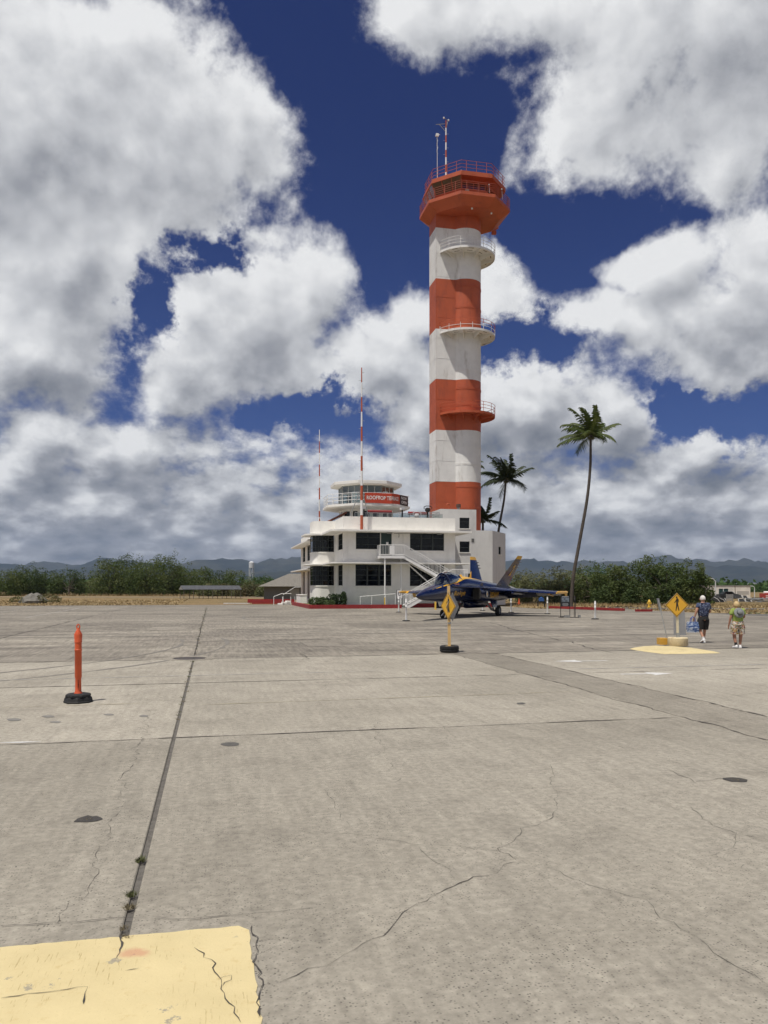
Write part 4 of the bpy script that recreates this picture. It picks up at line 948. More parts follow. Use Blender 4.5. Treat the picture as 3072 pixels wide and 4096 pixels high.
# nacelles, intakes, nozzles, leading-edge extensions, wings, fins, tails: one of each side
def both(fn):
    for sg in (1,-1): fn(sg)
def nacelle(sg):
    q = MB(); rings = []
    for s, y0, y1, zt, zb in ((7.4,.78,1.38,1.98,1.18),(8.4,.70,1.46,2.02,1.06),(10,.4,1.55,2.02,1.02),(12,.3,1.58,2.0,1.05),(14,.25,1.5,2.0,1.15),(15.3,.2,1.3,1.98,1.25)):
        yc, yh, zc, zh = (y0+y1)/2, (y1-y0)/2, (zt+zb)/2, (zt-zb)/2
        rings.append([Vector((XS-s, sg*(yc+yh*math.copysign(abs(math.cos(a))**.6, math.cos(a))), zc+zh*math.copysign(abs(math.sin(a))**.6, math.sin(a)))) for a in [2*math.pi*k/20 for k in range(20)]])
    q.loft(rings); part('engine_nacelle', q, NAVY, J, True, R(50))
    q = MB(); q.add([r*1.0+Vector((.004,0,0)) for r in [Vector((v.x, v.y*.999, v.z)) for v in rings[0]]], [tuple(range(20))]); part('intake_mouth', q, DARKIN, J)
    q = MB(); c = Vector((0,sg*.62,1.62)); rr = []
    for s, r in ((15.2,.52),(16.2,.47),(16.9,.38),(16.9,.34),(16.2,.40)): rr.append([Vector((XS-s, c.y+r*math.cos(2*math.pi*k/18), c.z+r*math.sin(2*math.pi*k/18))) for k in range(18)])
    q.loft(rr, False); part('exhaust_nozzle', q, GREY, J, True, R(40))
both(nacelle)
def plate(top, th_in, th_out, ys):           # lifting surface from (s_le, s_te, y, z_le, z_te)
    pass
def lex(sg):
    pts = [(4.1,.60),(4.6,.74),(5.4,.90),(6.4,1.06),(7.4,1.26),(8.2,1.55),(8.9,1.95)]
    q = MB(); up = [Vector((XS-s, sg*y, 2.10-.015*(s-4)-.06*(y-.6))) for s, y in pts]; inn = [Vector((XS-s, sg*.5, 2.16-.01*(s-4))) for s, y in pts]
    lo = [v-Vector((0,0,.05)) for v in up]; li = [v-Vector((0,0,.22)) for v in inn]
    rows = [[a,b,c,d] for a,b,c,d in zip(inn, up, lo, li)]; q.loft(rows); part('leading_edge_extension', q, NAVY, J, True, R(30))
both(lex)
# wing: leading flap, main box, drooped trailing flap
def wing(sg):
    zz_ = lambda y: 1.99-.068*(y-1.4)
    Y0, Y1, Yt = 1.38, 3.85, 5.62
    le = lambda y: 8.85+(y-1.4)*.44; te = lambda y: 13.15-(y-1.4)*.22
    for ya, yb, name in ((Y0,Y1,'wing'),(Y1,Yt,'outer_wing')):
        q = MB(); rows = []
        for y in (ya, yb):
            l, t = le(y), te(y); c = t-l; z = zz_(y); th = .16-.018*(y-1.4)
            f = [(l,z-.13),(l+.03*c,z-.08),(l+.16*c,z+.02),(l+.4*c,z+.04),(l+.72*c,z),(l+.72*c,z-th*.7),(l+.4*c,z-th),(l+.16*c,z-th*.8-.02),(l+.03*c,z-.16)]
            rows.append([Vector((XS-a, sg*y, b)) for a, b in f])
        q.loft(rows); part(name, q, NAVY, J, True, R(35))
        q = MB(); rows = []; dr = R(38) if ya == Y0 else R(30)
        for y in (ya+.02, yb-.02):
            l, t = le(y), te(y); c = t-l; z = zz_(y)-.03; fl = .28*c; x0 = l+.725*c
            f = [(x0,z),(x0+fl*math.cos(dr), z-fl*math.sin(dr)),(x0+fl*math.cos(dr)-.02, z-fl*math.sin(dr)-.02),(x0,z-.10)]
            rows.append([Vector((XS-a, sg*y, b)) for a, b in f])
        q.loft(rows); part('flap' if ya == Y0 else 'aileron', q, NAVY, J)
    # yellow tip with missile rail
    q = MB(); rows = []
    for y in (Yt+.003, 5.80):
        l, t = le(y)-.1, te(y); c = t-l; z = zz_(y)-.02; rows.append([Vector((XS-a, sg*y, b)) for a, b in ((l,z-.1),(l+.2*c,z+.04),(l+.7*c,z+.03),(t-.1,z-.12),(l+.5*c,z-.12))])
    q.loft(rows); part('wing_tip', q, GOLD, J)
    q = MB(); z = zz_(5.85)-.03; q.tube([(XS-9.7,sg*5.88,z+.01),(XS-9.95,sg*5.88,z),(XS-10.3,sg*5.88,z),(XS-12.6,sg*5.88,z),(XS-12.8,sg*5.88,z)], [.02,.06,.095,.095,.05], 8); q.slab3([(XS-12.0,sg*5.86,z),(XS-12.6,sg*5.86,z),(XS-12.75,sg*5.86,z-.42),(XS-12.3,sg*5.86,z-.42)], (0,sg*.04,0)); part('missile_rail', q, GOLD, J)
    q = MB(); q.tube([(XS-9.3,sg*2.9,1.62),(XS-9.6,sg*2.9,1.62),(XS-12.2,sg*2.9,1.58)], [.03,.10,.10], 8); q.box(XS-12.0,XS-9.9,sg*2.9-.05,sg*2.9+.05,1.62,1.85); part('pylon', q, NAVY, J)
    q = MB(); q.tube([(XS-11.3,sg*4.9,zz_(4.9)-.2),(XS-12.6,sg*4.9,zz_(4.9)-.35)], [.07,.04], 6); part('flap_hinge', q, GOLD, J)
both(wing)
def fin(sg):
    q = MB(); rows = []
    y = lambda z: .98+(z-2.1)*.40
    for z, l, t, th in ((1.95,11.3,14.55,.10),(2.15,11.65,14.5,.09),(4.12,13.72,15.12,.05)): rows.append([Vector((XS-a, sg*(y(z)+o), z)) for a, o in ((l,0),(l+.25*(t-l),th/2),(l+.7*(t-l),th/2),(t,0),(l+.7*(t-l),-th/2),(l+.25*(t-l),-th/2))])
    q.loft(rows); F_ = part('tail_fin', q, NAVY, J, True, R(30))
    q = MB(); rows = []
    for z, l, t, th in ((4.123,13.70,15.13,.06),(4.37,13.97,15.14,.05)): rows.append([Vector((XS-a, sg*(y(z)+o), z)) for a, o in ((l,0),(l+.25*(t-l),th/2),(l+.7*(t-l),th/2),(t,0),(l+.7*(t-l),-th/2),(l+.25*(t-l),-th/2))])
    q.loft(rows); part('fin_cap', q, GOLD, F_, True, R(30))
    for z, l in ((3.95,15.0),(3.72,14.95),(3.5,14.9)): q = MB(); q.tube([(XS-l+.5,sg*y(z),z),(XS-l-.35,sg*y(z),z)], [.05,.04], 6); part('fin_fairing', q, NAVY, F_)
    q = MB(); rows = []                        # points of a leading panel, no mesh made from them
    for z, l, t in ((2.3,11.95,13.1),(4.05,13.72,14.15)): rows.append([Vector((XS-l, sg*(y(z)+.062), z)), Vector((XS-t, sg*(y(z)+.062), z))])
    fn = lambda x, yy: Vector((XS-(13.80+x*.9+ (yy)*.62), sg*(y(3.22+yy)+.058), 3.22+yy))
    me = text_mesh('number', '2', 1.05, GOLD, True, fn=fn); link('number', me, F_)
    # horizontal tail
    q = MB(); q.loft([[Vector((XS-a, sg*yy, b)) for a, b in f] for yy, f in ((1.25,[(14.3,1.72),(15.4,1.78),(16.7,1.68),(15.4,1.66)]),(3.25,[(16.1,1.60),(16.6,1.62),(17.2,1.58),(16.6,1.56)]))]); part('tailplane', q, NAVY, J, True, R(30))
both(fin)
def fence(sg):
    q = MB(); q.slab3([(XS-7.7,sg*1.12,2.08),(XS-8.5,sg*1.12,2.06),(XS-8.4,sg*1.14,2.30),(XS-8.0,sg*1.14,2.30)], (0,sg*.03,0)); part('wing_fence', q, NAVY, J)
both(fence)
# aerials and probe
q = MB(); q.slab3([(XS-8.9,-.01,2.68),(XS-9.2,-.01,2.66),(XS-9.22,-.01,3.12),(XS-9.12,-.01,3.12)], (0,.03,0)); part('blade_aerial', q, GOLD, J)
q = MB(); q.lathe([(0,2.88),(.08,2.86),(.1,2.78)], 10, (XS-7.2,0)); part('light', q, GOLD, J)
q = MB(); q.slab3([(XS-3.3,-.05,1.13),(XS-3.9,-.05,1.13),(XS-3.7,-.05,.80),(XS-3.55,-.05,.80)], (0,.1,0)); part('lower_aerial', q, WHITE_METAL, J)
# lettering on the shaded side
side = lambda s0, z0, y0: (lambda x, y: Vector((XS-(s0+x), y0, z0+y)))
def wrap(s0, z0):
    def f(x, y):
        s = s0+x; _, w, zt, zb, e = sect(s); zc, h = (zt+zb)/2, (zt-zb)/2; v = max(-.98, min(.98, (z0+y-zc)/h)); return Vector((XS-s, w*(1-abs(v)**e)**(1/e)+.012, z0+y))
    return f
me = text_mesh('lettering', 'Blue Angels', .44, GOLD, False, shear=.35, space=.92, fn=wrap(5.35,1.62)); link('lettering', me, J)
me = text_mesh('lettering', 'U.S.NAVY', .52, GOLD, True, space=.95, fn=lambda x, y: Vector((XS-(9.6+x*.85), 1.585, 1.47+y))); link('lettering', me, J)
w_ = wrap(5.05,2.22)
for k, (a, b) in enumerate(((-.34,-.22),(-.17,.05),(.10,.34))): q = MB(); q.add([w_(a,-.04), w_(b,-.04), w_(b,.04), w_(a,.04)], [(0,1,2,3)]); part('faded_name_mark', q, mat('faded_pink_mark', (.30,.12,.10), .5), J)
q = MB(); q.add([Vector((XS-8.35+.19*math.cos(2*math.pi*k/20), 1.475, 1.55+.2*math.sin(2*math.pi*k/20))) for k in range(20)], [tuple(range(20))]); CB = part('crest', q, WHITE_METAL, J, label='round white unit crest on the intake side')
q = MB(); q.add([Vector((XS-8.35+.08*math.cos(2*math.pi*k/20), 1.485, 1.55+.11*math.sin(2*math.pi*k/20))) for k in range(20)], [tuple(range(20))]); part('crest_centre', q, GOLD, CB)
# landing gear
def wheel(x, y, r, w, parent):
    q = MB(); prof = [(r*.55,-w/2),(r*.85,-w/2),(r*.97,-w*.35),(r,0),(r*.97,w*.35),(r*.85,w/2),(r*.55,w/2)]
    rings = [[Vector((x+a*math.cos(2*math.pi*k/24), y+b, r+a*math.sin(2*math.pi*k/24))) for k in range(24)] for a, b in prof]
    q.loft(rings, False); t = part('tyre', q, BLACK, parent, True, R(50))
    q = MB(); rings = [[Vector((x+a*math.cos(2*math.pi*k/20), y+b, r+a*math.sin(2*math.pi*k/20))) for k in range(20)] for a, b in ((r*.56,-w*.42),(r*.5,-w*.30),(r*.2,-w*.34),(r*.2,w*.34),(r*.5,w*.30),(r*.56,w*.42))]
    q.loft(rings, True); part('rim', q, GEARW, t, True, R(40))
def maingear(sg):
    q = MB(); q.tube([(.55,sg*.95,1.15),(.35,sg*1.15,.75),(.1,sg*1.25,.5)], [.10,.09,.08], 8); q.tube([(.1,sg*1.25,.5),(-.35,sg*1.35,.36),(-.35,sg*1.52,.36)], [.09,.08,.06], 8); q.tube([(.0,sg*.8,1.1),(.05,sg*1.25,.55)], .055, 6); q.tube([(-.5,sg*1.0,1.1),(-.3,sg*1.3,.45)], .05, 6); part('main_gear_leg', q, GEARW, J, True, R(50))
    wheel(-.35, sg*1.62, .365, .27, J)
    q = MB(); q.slab3([(.9,sg*1.48,1.12),(-.1,sg*1.5,1.12),(-.05,sg*1.62,.62),(.75,sg*1.6,.62)], (0,sg*.03,0)); part('gear_door', q, NAVY, J)
    q = MB(); q.slab3([(-.55,sg*1.2,1.1),(-1.3,sg*1.2,1.1),(-1.25,sg*1.25,.6),(-.6,sg*1.25,.6)], (0,sg*.03,0)); part('gear_door', q, NAVY, J)
both(maingear)
NX = XS-4.45
q = MB(); q.tube([(NX-.15,0,1.15),(NX,0,.28)], [.10,.08], 8); q.tube([(NX-.9,0,1.1),(NX-.05,0,.6)], .055, 6); q.tube([(NX,-.2,.28),(NX,.2,.28)], .05, 6); part('nose_gear_leg', q, GEARW, J, True, R(50))
for sg in (1,-1): wheel(NX, sg*.2, .28, .17, J)
q = MB(); q.slab3([(NX+.5,.34,1.12),(NX-1.0,.34,1.10),(NX-.9,.42,.62),(NX+.4,.42,.66)], (0,.03,0)); q.slab3([(NX+.5,-.34,1.12),(NX-1.0,-.34,1.10),(NX-.9,-.42,.62),(NX+.4,-.42,.66)], (0,-.03,0)); part('nose_gear_door', q, NAVY, J)
q = MB(); q.tube([(NX-.05,0,.5),(NX+.65,0,.20)], .035, 6); part('launch_bar', q, WHITE_METAL, J)
q = MB(); q.tube([(XS-7.9,0,.98),(XS-8.2,0,.86),(XS-11.8,0,.84),(XS-12.6,0,.95)], [.05,.30,.30,.05], 12); q.box(XS-11,XS-9,-.08,.08,.95,1.1); part('belly_tank', q, NAVY, J, True, R(50))
# ------------------------------------------------------------------ kerbs, planting bed and rails at the building
KB = thing('planting_bed', 'grass planting bed edged by a low red kerb before the building corner', 'planting bed', BLD0, PHI)
s = MB(); s.prism([(-3.65,-4.0),(5.0,-4.0),(5.0,-.02),(-.02,-.02),(-.02,5.4),(-2.4,5.4),(-2.4,12),(-3.65,12)], -.16, .26); part('soil_and_grass', s, mat('bed_grass', (.10,.12,.04), .95, .35, 3, .6, 30, dirt=(.20,.15,.08), dscale=2, damt=.7), KB)
for x0, x1, y0, y1 in ((-3.9,-1.2,-4.28,-4.003),(-1.19,1.9,-4.28,-4.003),(1.91,5.0,-4.28,-4.003),(-3.93,-3.653,-4.0,4.0),(-3.93,-3.653,4.02,12.0)):
    s = MB(); s.box(x0,x1,y0,y1,-.1,.36); part('kerb', s, RED, KB)
K2 = thing('red_kerb_wall', 'long low red kerb wall behind the staircase and the jet', 'kerb', BLD0, PHI)
for x0, x1 in ((6.6,9.5),(9.52,12.6),(12.62,15.6)): s = MB(); s.box(x0,x1,-2.0,-1.7,-.1,.42); part('kerb', s, RED, K2)
s = MB(); s.prism([(6.0,-1.69),(15.6,-1.69),(17.6,4.85),(11.8,4.85),(11.8,-.02),(6.0,-.02)], -.16, .20); part('bed', s, MATS['bed_grass'], K2)
K3 = thing('red_kerb_wall', 'pair of low red kerbs left of the building, beyond the white handrails', 'kerb', (0,0,0))
for X0, X1, Y in ((-18.6,-12.2,106),(-16.9,-12.0,99.5)): s = MB(); s.box(X0,X1,Y,Y+.3,-.1,.42); part('kerb', s, RED, K3)
s = MB(); s.box(-20.5,-17.2,99.3,99.6,-.1,.03); part('white_edge', s, PAINT_W, K3)
K4 = thing('red_kerb_wall', 'long low red kerb on the dry grass right of the palm trunk', 'kerb', (0,0,0))
for a, b in (((15.9,74.5),(18.0,70.6)),((18.02,70.56),(20.4,66.2))): s = MB(); s.bar((*a,.12),(*b,.12),.3,.22); part('kerb', s, RED, K4)
K5 = thing('red_kerb_block', 'short broken red kerb block lying on the dry grass behind the leaning sign', 'kerb', (0,0,0)); s = MB(); p = ground_at(2575,2446); s.cbox((p.x,p.y,0),1.4,.35,.35,.2); part('block', s, RED, K5)
def hrail(name, label, pts, posts, h=.95, loc=BLD0, rz=PHI):
    t = thing(name, label, 'handrail', loc, rz)
    s = MB(); s.tube([Vector(p)+Vector((0,0,h)) for p in pts], .032, 6); part('rail', s, WHITE_METAL, t)
    for p in posts: s = MB(); s.tube([p, Vector(p)+Vector((0,0,h))], .032, 6); part('post', s, WHITE_METAL, t)
    return t
hrail('handrail', 'white pipe handrail along the foot of the front wall behind the shrubs', [(1.4,-1.6,.15),(5.0,-1.6,.42)], [(1.45,-1.6,.1),(2.6,-1.6,.2),(4.0,-1.6,.3),(5.0,-1.6,.3)])
hrail('handrail', 'white stepped handrail at the side steps, nearer the bay', [(-4.6,15.5,.2),(-3.3,14.6,1.1),(-2.6,14.6,1.1)], [(-4.6,15.5,0),(-3.3,14.6,0)])
hrail('handrail', 'white bent handrail standing left of the planting bed', [(-5.9,13.0,0),(-5.0,13.0,.35),(-3.9,13.0,.35)], [(-5.9,13.0,0),(-4.9,13.0,0),(-3.95,13.0,0)])
SP_ = thing('side_steps', 'small white concrete steps at the left side of the building', 'steps', BLD0, PHI)
for k in range(3): s = MB(); s.box(-5.3+.45*k,-3.95,13.1,15,0+.0,.15*(k+1)); part('step', s, WHITE, SP_)
SB = thing('low_white_wall', 'low white block wall in front of the bay beside the shrubs', 'wall', BLD0, PHI); s = MB(); s.box(-3.3,-2.6,8.9,13.0,0,1.15); s.box(-3.35,-2.55,8.85,13.05,1.15,1.22); part('block', s, WHITE, SB)
# shrubs in the bed
def leaf_mass(n, blobs, ls, asp=.35, droop=.3, seed=1):
    r = random.Random(seed); q = MB(); V = []; Fc = []
    wts = [b[3]*b[4]*b[5] for b in blobs]
    for b, w in zip(blobs, wts):
        k = int(n*w/sum(wts))
        for i in range(k):
            while True:
                x, y, z = r.uniform(-1,1), r.uniform(-1,1), r.uniform(-1,1); d = x*x+y*y+z*z
                if .25 < d < 1 and (d > .55 or r.random() < .35): break
            p = Vector((b[0]+x*b[3], b[1]+y*b[4], b[2]+z*b[5]))
            if p.z < .05: continue
            d1 = Vector((r.gauss(0,1), r.gauss(0,1), r.gauss(-droop,.6))).normalized(); d2 = d1.cross(Vector((r.gauss(0,1), r.gauss(0,1), r.gauss(0,1)))).normalized()
            l = ls*r.uniform(.6,1.5); a, c = d1*l*.5, d2*l*asp*.5; m = len(V)
            V += [p-a, p+c, p+a, p-c]; Fc.append((m,m+1,m+2,m+3))
    q.add(V, Fc); return q
def leaf_mat(name, c0, c1, sc_=.7, trans=.25):
    m = bpy.data.materials.new(name); m.use_nodes = True; q = NT(m.node_tree); b = q.n['Principled BSDF']; b.inputs['Roughness'].default_value = .6; b.inputs['Specular IOR Level'].default_value = .25
    pos = q.node('ShaderNodeNewGeometry').outputs['Position']
    n = q.noise(pos, sc_, 4, .65)[0]; n2 = q.noise(pos, 9.0, 2, .5)[0]
    c = q.mix(q.mapr(n, .35, .65, 0, 1), c0, c1); k = q.mapr(n2, .25, .75, .6, 1.5); c = q.mix(1.0, c, q.comb(k,k,k), 'MULTIPLY')
    q.l.new(c, b.inputs['Base Color'])
    tr = q.node('ShaderNodeBsdfTranslucent'); q.l.new(c, tr.inputs[0]); mx = q.node('ShaderNodeMixShader'); mx.inputs[0].default_value = trans
    out = q.n['Material Output']; q.l.new(b.outputs[0], mx.inputs[1]); q.l.new(tr.outputs[0], mx.inputs[2]); q.l.new(mx.outputs[0], out.inputs[0]); return m
SHRUB = leaf_mat('shrub_leaves', (.06,.10,.03), (.12,.15,.07), 2.0); SHRUBD = leaf_mat('dark_shrub_leaves', (.035,.06,.025), (.06,.085,.04), 2.0)
def shrub(label, lx, ly, w, h, m, seed):
    t = thing('shrub', label, 'shrub', bpos(lx,ly,.2), PHI)
    bl_ = [(rnd.uniform(-w*.6,w*.6), rnd.uniform(-.4,.4), h*.45, w*.45, .6, h*.5) for _ in range(5)]
    part('foliage', leaf_mass(1100, bl_, .22, .4, -.2, seed), m, t)
    for k in range(5): s = MB(); a = k*1.3; s.tube([(0,0,0),(w*.35*math.cos(a),.3*math.sin(a),h*.55)], [.03,.012], 5); part('stem', s, mat('stem_bark', (.12,.09,.06), .9), t)
shrub('low pale green shrub before the rounded bay', -2.5, -.6, 1.35, .9, SHRUB, 3)
shrub('dark spiky shrub at the building corner', -.95, -.9, .9, 1.25, SHRUBD, 5)
shrub('taller dark shrub against the front wall corner', -.1, -1.2, .55, 1.5, SHRUBD, 6)
shrub('small pale shrub nearest the red kerb', -1.7, -2.0, .7, .6, SHRUB, 8)
# ------------------------------------------------------------------ barrier posts, boards and signs
def post_at(p, label, h=1.2, m=WHITE_METAL, group='white barrier posts around the jet'):
    t = thing('barrier_post', label, 'post', p, rnd.uniform(0,3), group)
    s = MB(); s.lathe([(0,0),(.24,0),(.24,.035),(.2,.055),(.06,.065)], 8); part('base', s, BLACK, t)
    s = MB(); s.lathe([(.058,.05),(.055,h*.62),(.064,h*.63),(.064,h*.66),(.055,h*.67),(.055,h*.80),(.066,h*.81),(.066,h*.86),(.05,h*.88),(.05,h*.96),(.035,h),(0,h)], 12); part('tube', s, m, t, True, R(40)); return t
z6 = lambda x, y: ground_at(1540+x/2.183, 2180+y/2.183)
post_at(z6(120,588), 'white barrier post beside the small white sign at the stair foot', 1.3)
post_at(z6(185,664), 'white barrier post standing nearest, in front of the jet nose', 1.33)
post_at(z6(852,574), 'white barrier post far behind the jet main wheels', 1.25)
post_at(z6(1100,590), 'white barrier post behind the near wing, right of the wheel', 1.25)
post_at(z6(1418,602), 'white barrier post under the near wing tip', 1.3)
post_at(ground_at(2380.5,2477), 'white tube post right of the black information board', 1.15)
t = thing('bollard', 'short pale yellow bollard seen under the jet nose', 'bollard', z6(441,564)); s = MB(); s.lathe([(.085,0),(.085,.85),(.06,.93),(0,.95)], 12); part('tube', s, YELLOW, t, True, R(40)); s = MB(); s.lathe([(.13,0),(.13,.02),(.09,.03)], 12); part('flange', s, YELLOW, t)
# information boards
DARKM = mat('dark_board', (.02,.022,.025), .4)
def board(p, rz, label, w=.62, h=.72, top=1.45, face=True):
    t = thing('information_board', label, 'board', p, rz)
    for x in (-w/2, w/2): s = MB(); s.bar((x,0,0),(x,0,top),.035); part('post', s, BLACK, t)
    s = MB(); s.box(-w/2-.1,w/2+.1,-.25,.25,0,.025); part('foot', s, BLACK, t)
    s = MB(); s.box(-w/2+.02,w/2-.02,-.015,.015,top-h,top-.01); Bd = part('panel', s, DARKM, t)
    if face:
        for sy in (-1,1):
            s = MB(); s.box(-w*.40,w*.40,sy*.018-.001,sy*.018+.001,top-h*.55,top-h*.14); part('picture', s, mat('board_picture', (.16,.19,.22), .4, .8, 9), Bd)
            for k, (ww, hh) in enumerate(((.36,.03),(.30,.02),(.34,.02),(.28,.02))): s = MB(); z = top-h*(.08 if k == 0 else .62+.1*k); s.box(-w*ww,w*ww,sy*.018-.001,sy*.018+.001,z-hh/2,z+hh/2); part('text_block', s, mat('board_text', (.5,.5,.5), .5), Bd)
    for x in (-.08,.12): s = MB(); s.cbox((x,-.3,.09),.16,.14,.16); part('weight', s, GREY, t)
    return t
board(ground_at(2261,2470), R(4), 'black framed information board with a photograph near the wing tip')
board(ground_at(2299,2470), R(84), 'dark information board seen edge-on beside the framed board', .5, .3, 1.45, False)
t = thing('notice_board', 'small white notice with a round emblem on a black stand by the stair', 'notice', bpos(4.95,-3.6,0), PHI+R(3))
s = MB(); s.bar((-.27,0,0),(-.27,0,1.75),.035); s.bar((.27,0,0),(.27,0,1.75),.035); s.box(-.3,.3,-.012,.012,.9,1.76); part('frame', s, BLACK, t)
s = MB(); s.box(-.26,.26,-.02,-.013,.93,1.73); PN = part('panel', s, WHITE_METAL, t)
s = MB(); s.add([(.17*math.cos(2*math.pi*k/24),-.023,1.40+.2*math.sin(2*math.pi*k/24)) for k in range(24)], [tuple(range(24))]); part('emblem', s, mat('emblem_dark', (.06,.06,.07), .5), PN)
s = MB(); s.add([(.12*math.cos(2*math.pi*k/24),-.025,1.38+.12*math.sin(2*math.pi*k/24)) for k in range(24)], [tuple(range(24))]); part('emblem_centre', s, WHITE_METAL, PN)
s = MB(); s.box(-.1,.1,-.027,-.0255,1.36,1.42); s.box(-.14,.14,-.024,-.0205,1.03,1.07); part('text_block', s, GREY, PN)
s = MB(); s.cbox((.05,-.1,.06),.6,.3,.12); part('weight', s, mat('concrete_weight', (.35,.34,.32), .9), t)
# ------------------------------------------------------------------ pedestrian crossing signs
SIGNY = mat('sign_yellow_sheeting', (.72,.40,.035), .4, .06, 3); SIGNB = mat('sign_black', (.012,.012,.012), .5); ALU = mat('dull_aluminium', (.30,.30,.30), .5, .1, 6, metal=.5)
def diamond(r, y, rr=.05): return [(x, y, z) for x, z in ((0,-r),(r,0),(0,r),(-r,0))]
PED = [[(-.02,.62),(.03,.66),(.09,.64),(.13,.56),(.17,.30),(.155,.27),(.13,.28),(.09,.48),(.08,.20),(.13,-.10),(.20,-.50),(.13,-.50),(.03,-.05),(-.04,-.52),(-.11,-.52),(-.06,-.02),(-.05,.40),(-.12,.28),(-.20,.22),(-.23,.25),(-.16,.33)]]
def tyre_base(parent, r=.36, w=.22):
    s = MB(); s.lathe([(r*.55,.03),(r*.8,0),(r*.97,.03),(r,w*.3),(r*.96,w*.36),(r*.96,w*.42),(r,w*.48),(r*.97,w*.9),(r*.85,w),(r*.6,w*.96),(r*.55,w*.8)], 28); part('tyre', s, BLACK, parent, True, R(50))
    s = MB(); s.lathe([(0,w*.93),(r*.57,w*.90),(r*.57,0)], 20); part('concrete_fill', s, mat('pale_fill', (.55,.44,.25), .9, .2, 6), parent)
PS = ground_at(1797.5,2609)
t = thing('crossing_sign', 'yellow pedestrian crossing sign on a wooden post in a tyre before the jet', 'road sign', PS, R(0))
tyre_base(t, .30, .21)
s = MB(); s.bar((0,0,.1),(-.025,0,2.06),.085); part('post', s, mat('painted_wood_post', (.62,.42,.18), .7, .12, 5), t)
def ped_sign_into(parent, r, zc, rz, off):
    a, b = math.cos(rz), math.sin(rz); T_ = lambda x, y, z: (off[0]+x*a-y*b, off[1]+x*b+y*a, z+zc)
    s = MB(); s.slab3([T_(x,0,z) for x,_,z in diamond(r,0)], Vector((-b*.012,a*.012,0))); P_ = part('sign_plate', s, ALU, parent)
    s = MB(); s.add([T_(x,-.003,z) for x,_,z in diamond(r*.985,0)], [(0,1,2,3)]); part('face', s, SIGNY, P_)
    s = MB(); d0, d1 = diamond(r*.93,0), diamond(r*.885,0); s.add([T_(x,-.006,z) for x,_,z in d0+d1], [(i,(i+1)%4,4+(i+1)%4,4+i) for i in range(4)]); part('border', s, SIGNB, P_)
    k = r*.86; s = MB(); s.add([T_(x*k*1.25,-.006,(z-.02)*k) for x, z in PED[0]], [tuple(range(len(PED[0])))])
    s.add([T_(k*(-.02+.085*math.cos(2*math.pi*j/14)),-.006,k*(.725+.095*math.sin(2*math.pi*j/14))) for j in range(14)], [tuple(range(14))]); part('walking_figure', s, SIGNB, P_)
ped_sign_into(t, .43, 1.43, R(-62), (-.04,-.05))
s = MB(); a = R(48); s.slab3([(.10+x*math.cos(a)*.75, .06+x*math.sin(a)*.75, 1.40+z) for x,_,z in diamond(.44,0)], (.008,-.008,0)); part('back_plate', s, ALU, t, label='bare grey diamond plate fixed to the back of the post')
s = MB(); s.cbox((0,-.01,.9),.1,.1,.05); part('bracket', s, ALU, t)
# right-hand sign island
IS = ground_at(2711,2594)
isl = MB(); pts = [ground_at(2240+x/1.994, 2200+y/1.994) for x, y in ((555,790),(640,777),(750,771),(900,776),(1060,788),(1180,808),(1282,824),(1060,829),(830,831),(700,815),(600,800))]
n_ = len(pts); c_ = sum(pts, Vector())/n_
isl.add([p+Vector((0,0,.004)) for p in pts]+[c_.lerp(p,.88)+Vector((0,0,.05)) for p in pts]+[c_+Vector((0,0,.07))], [(i,(i+1)%n_,n_+(i+1)%n_,n_+i) for i in range(n_)]+[(n_+i,n_+(i+1)%n_,2*n_) for i in range(n_)])
tag(part('traffic_island', isl, YP), 'low yellow painted traffic island under the right-hand crossing sign', 'traffic island')
t = thing('crossing_sign', 'yellow pedestrian crossing sign in a round concrete base on the yellow island', 'road sign', ground_at(2711,2588)+Vector((0,0,.05)))
s = MB(); s.lathe([(0,0),(.315,0),(.33,.02),(.325,.25),(.30,.275),(0,.28)], 28); part('concrete_base', s, mat('cream_worn_concrete', (.62,.52,.33), .85, .12, 6, .3, 30, dirt=(.25,.13,.06), dscale=4, damt=.8), t, True, R(40))
s = MB(); s.bar((0,0,.25),(-.02,.01,1.15),.075,.05); part('post', s, mat('cream_perforated_post', (.62,.56,.40), .6, .1, 20), t); s = MB(); s.bar((.002,-.002,.27),(.002,-.002,.42),.095,.07); part('post_sleeve', s, STEEL, t)
ped_sign_into(t, .415, 1.36, R(6), (-.05,-.05))
t2 = thing('sign_back', 'large bare grey sign panel seen from behind, beside the right crossing sign', 'sign panel', ground_at(2716,2580)+Vector((0,0,.06)))
s = MB(); s.slab3([(-.15,.08,.27),(.31,.16,.27),(.27,.16,1.0),(.24,.16,1.18),(-.16,.08,1.05)], (0,.012,0)); part('panel', s, mat('grey_sign_back', (.33,.33,.33), .6, .06, 4), t2); s = MB(); s.bar((.05,.14,.25),(.05,.14,1.1),.05); part('post', s, STEEL, t2)
t = thing('leaning_sign', 'grey leaning sign post with a narrow plate, stuck in a yellow block', 'sign post', ground_at(2652,2584)+Vector((0,0,.05)))
s = MB(); s.cbox((0,.05,.11),.27,.36,.22); part('block', s, mat('ochre_block_paint', (.66,.36,.05), .7, .12, 5, .2, 20, dirt=(.3,.2,.1), dscale=3, damt=.5), t)
s = MB(); s.bar((.14,.0,.2),(-.12,.1,1.52),.035); part('post', s, STEEL, t); s = MB(); s.slab3([(-.20,.06,1.58),(-.075,.16,1.58),(.01,.14,1.16),(-.12,.04,1.16)], (0,.006,0)); part('plate', s, ALU, t)
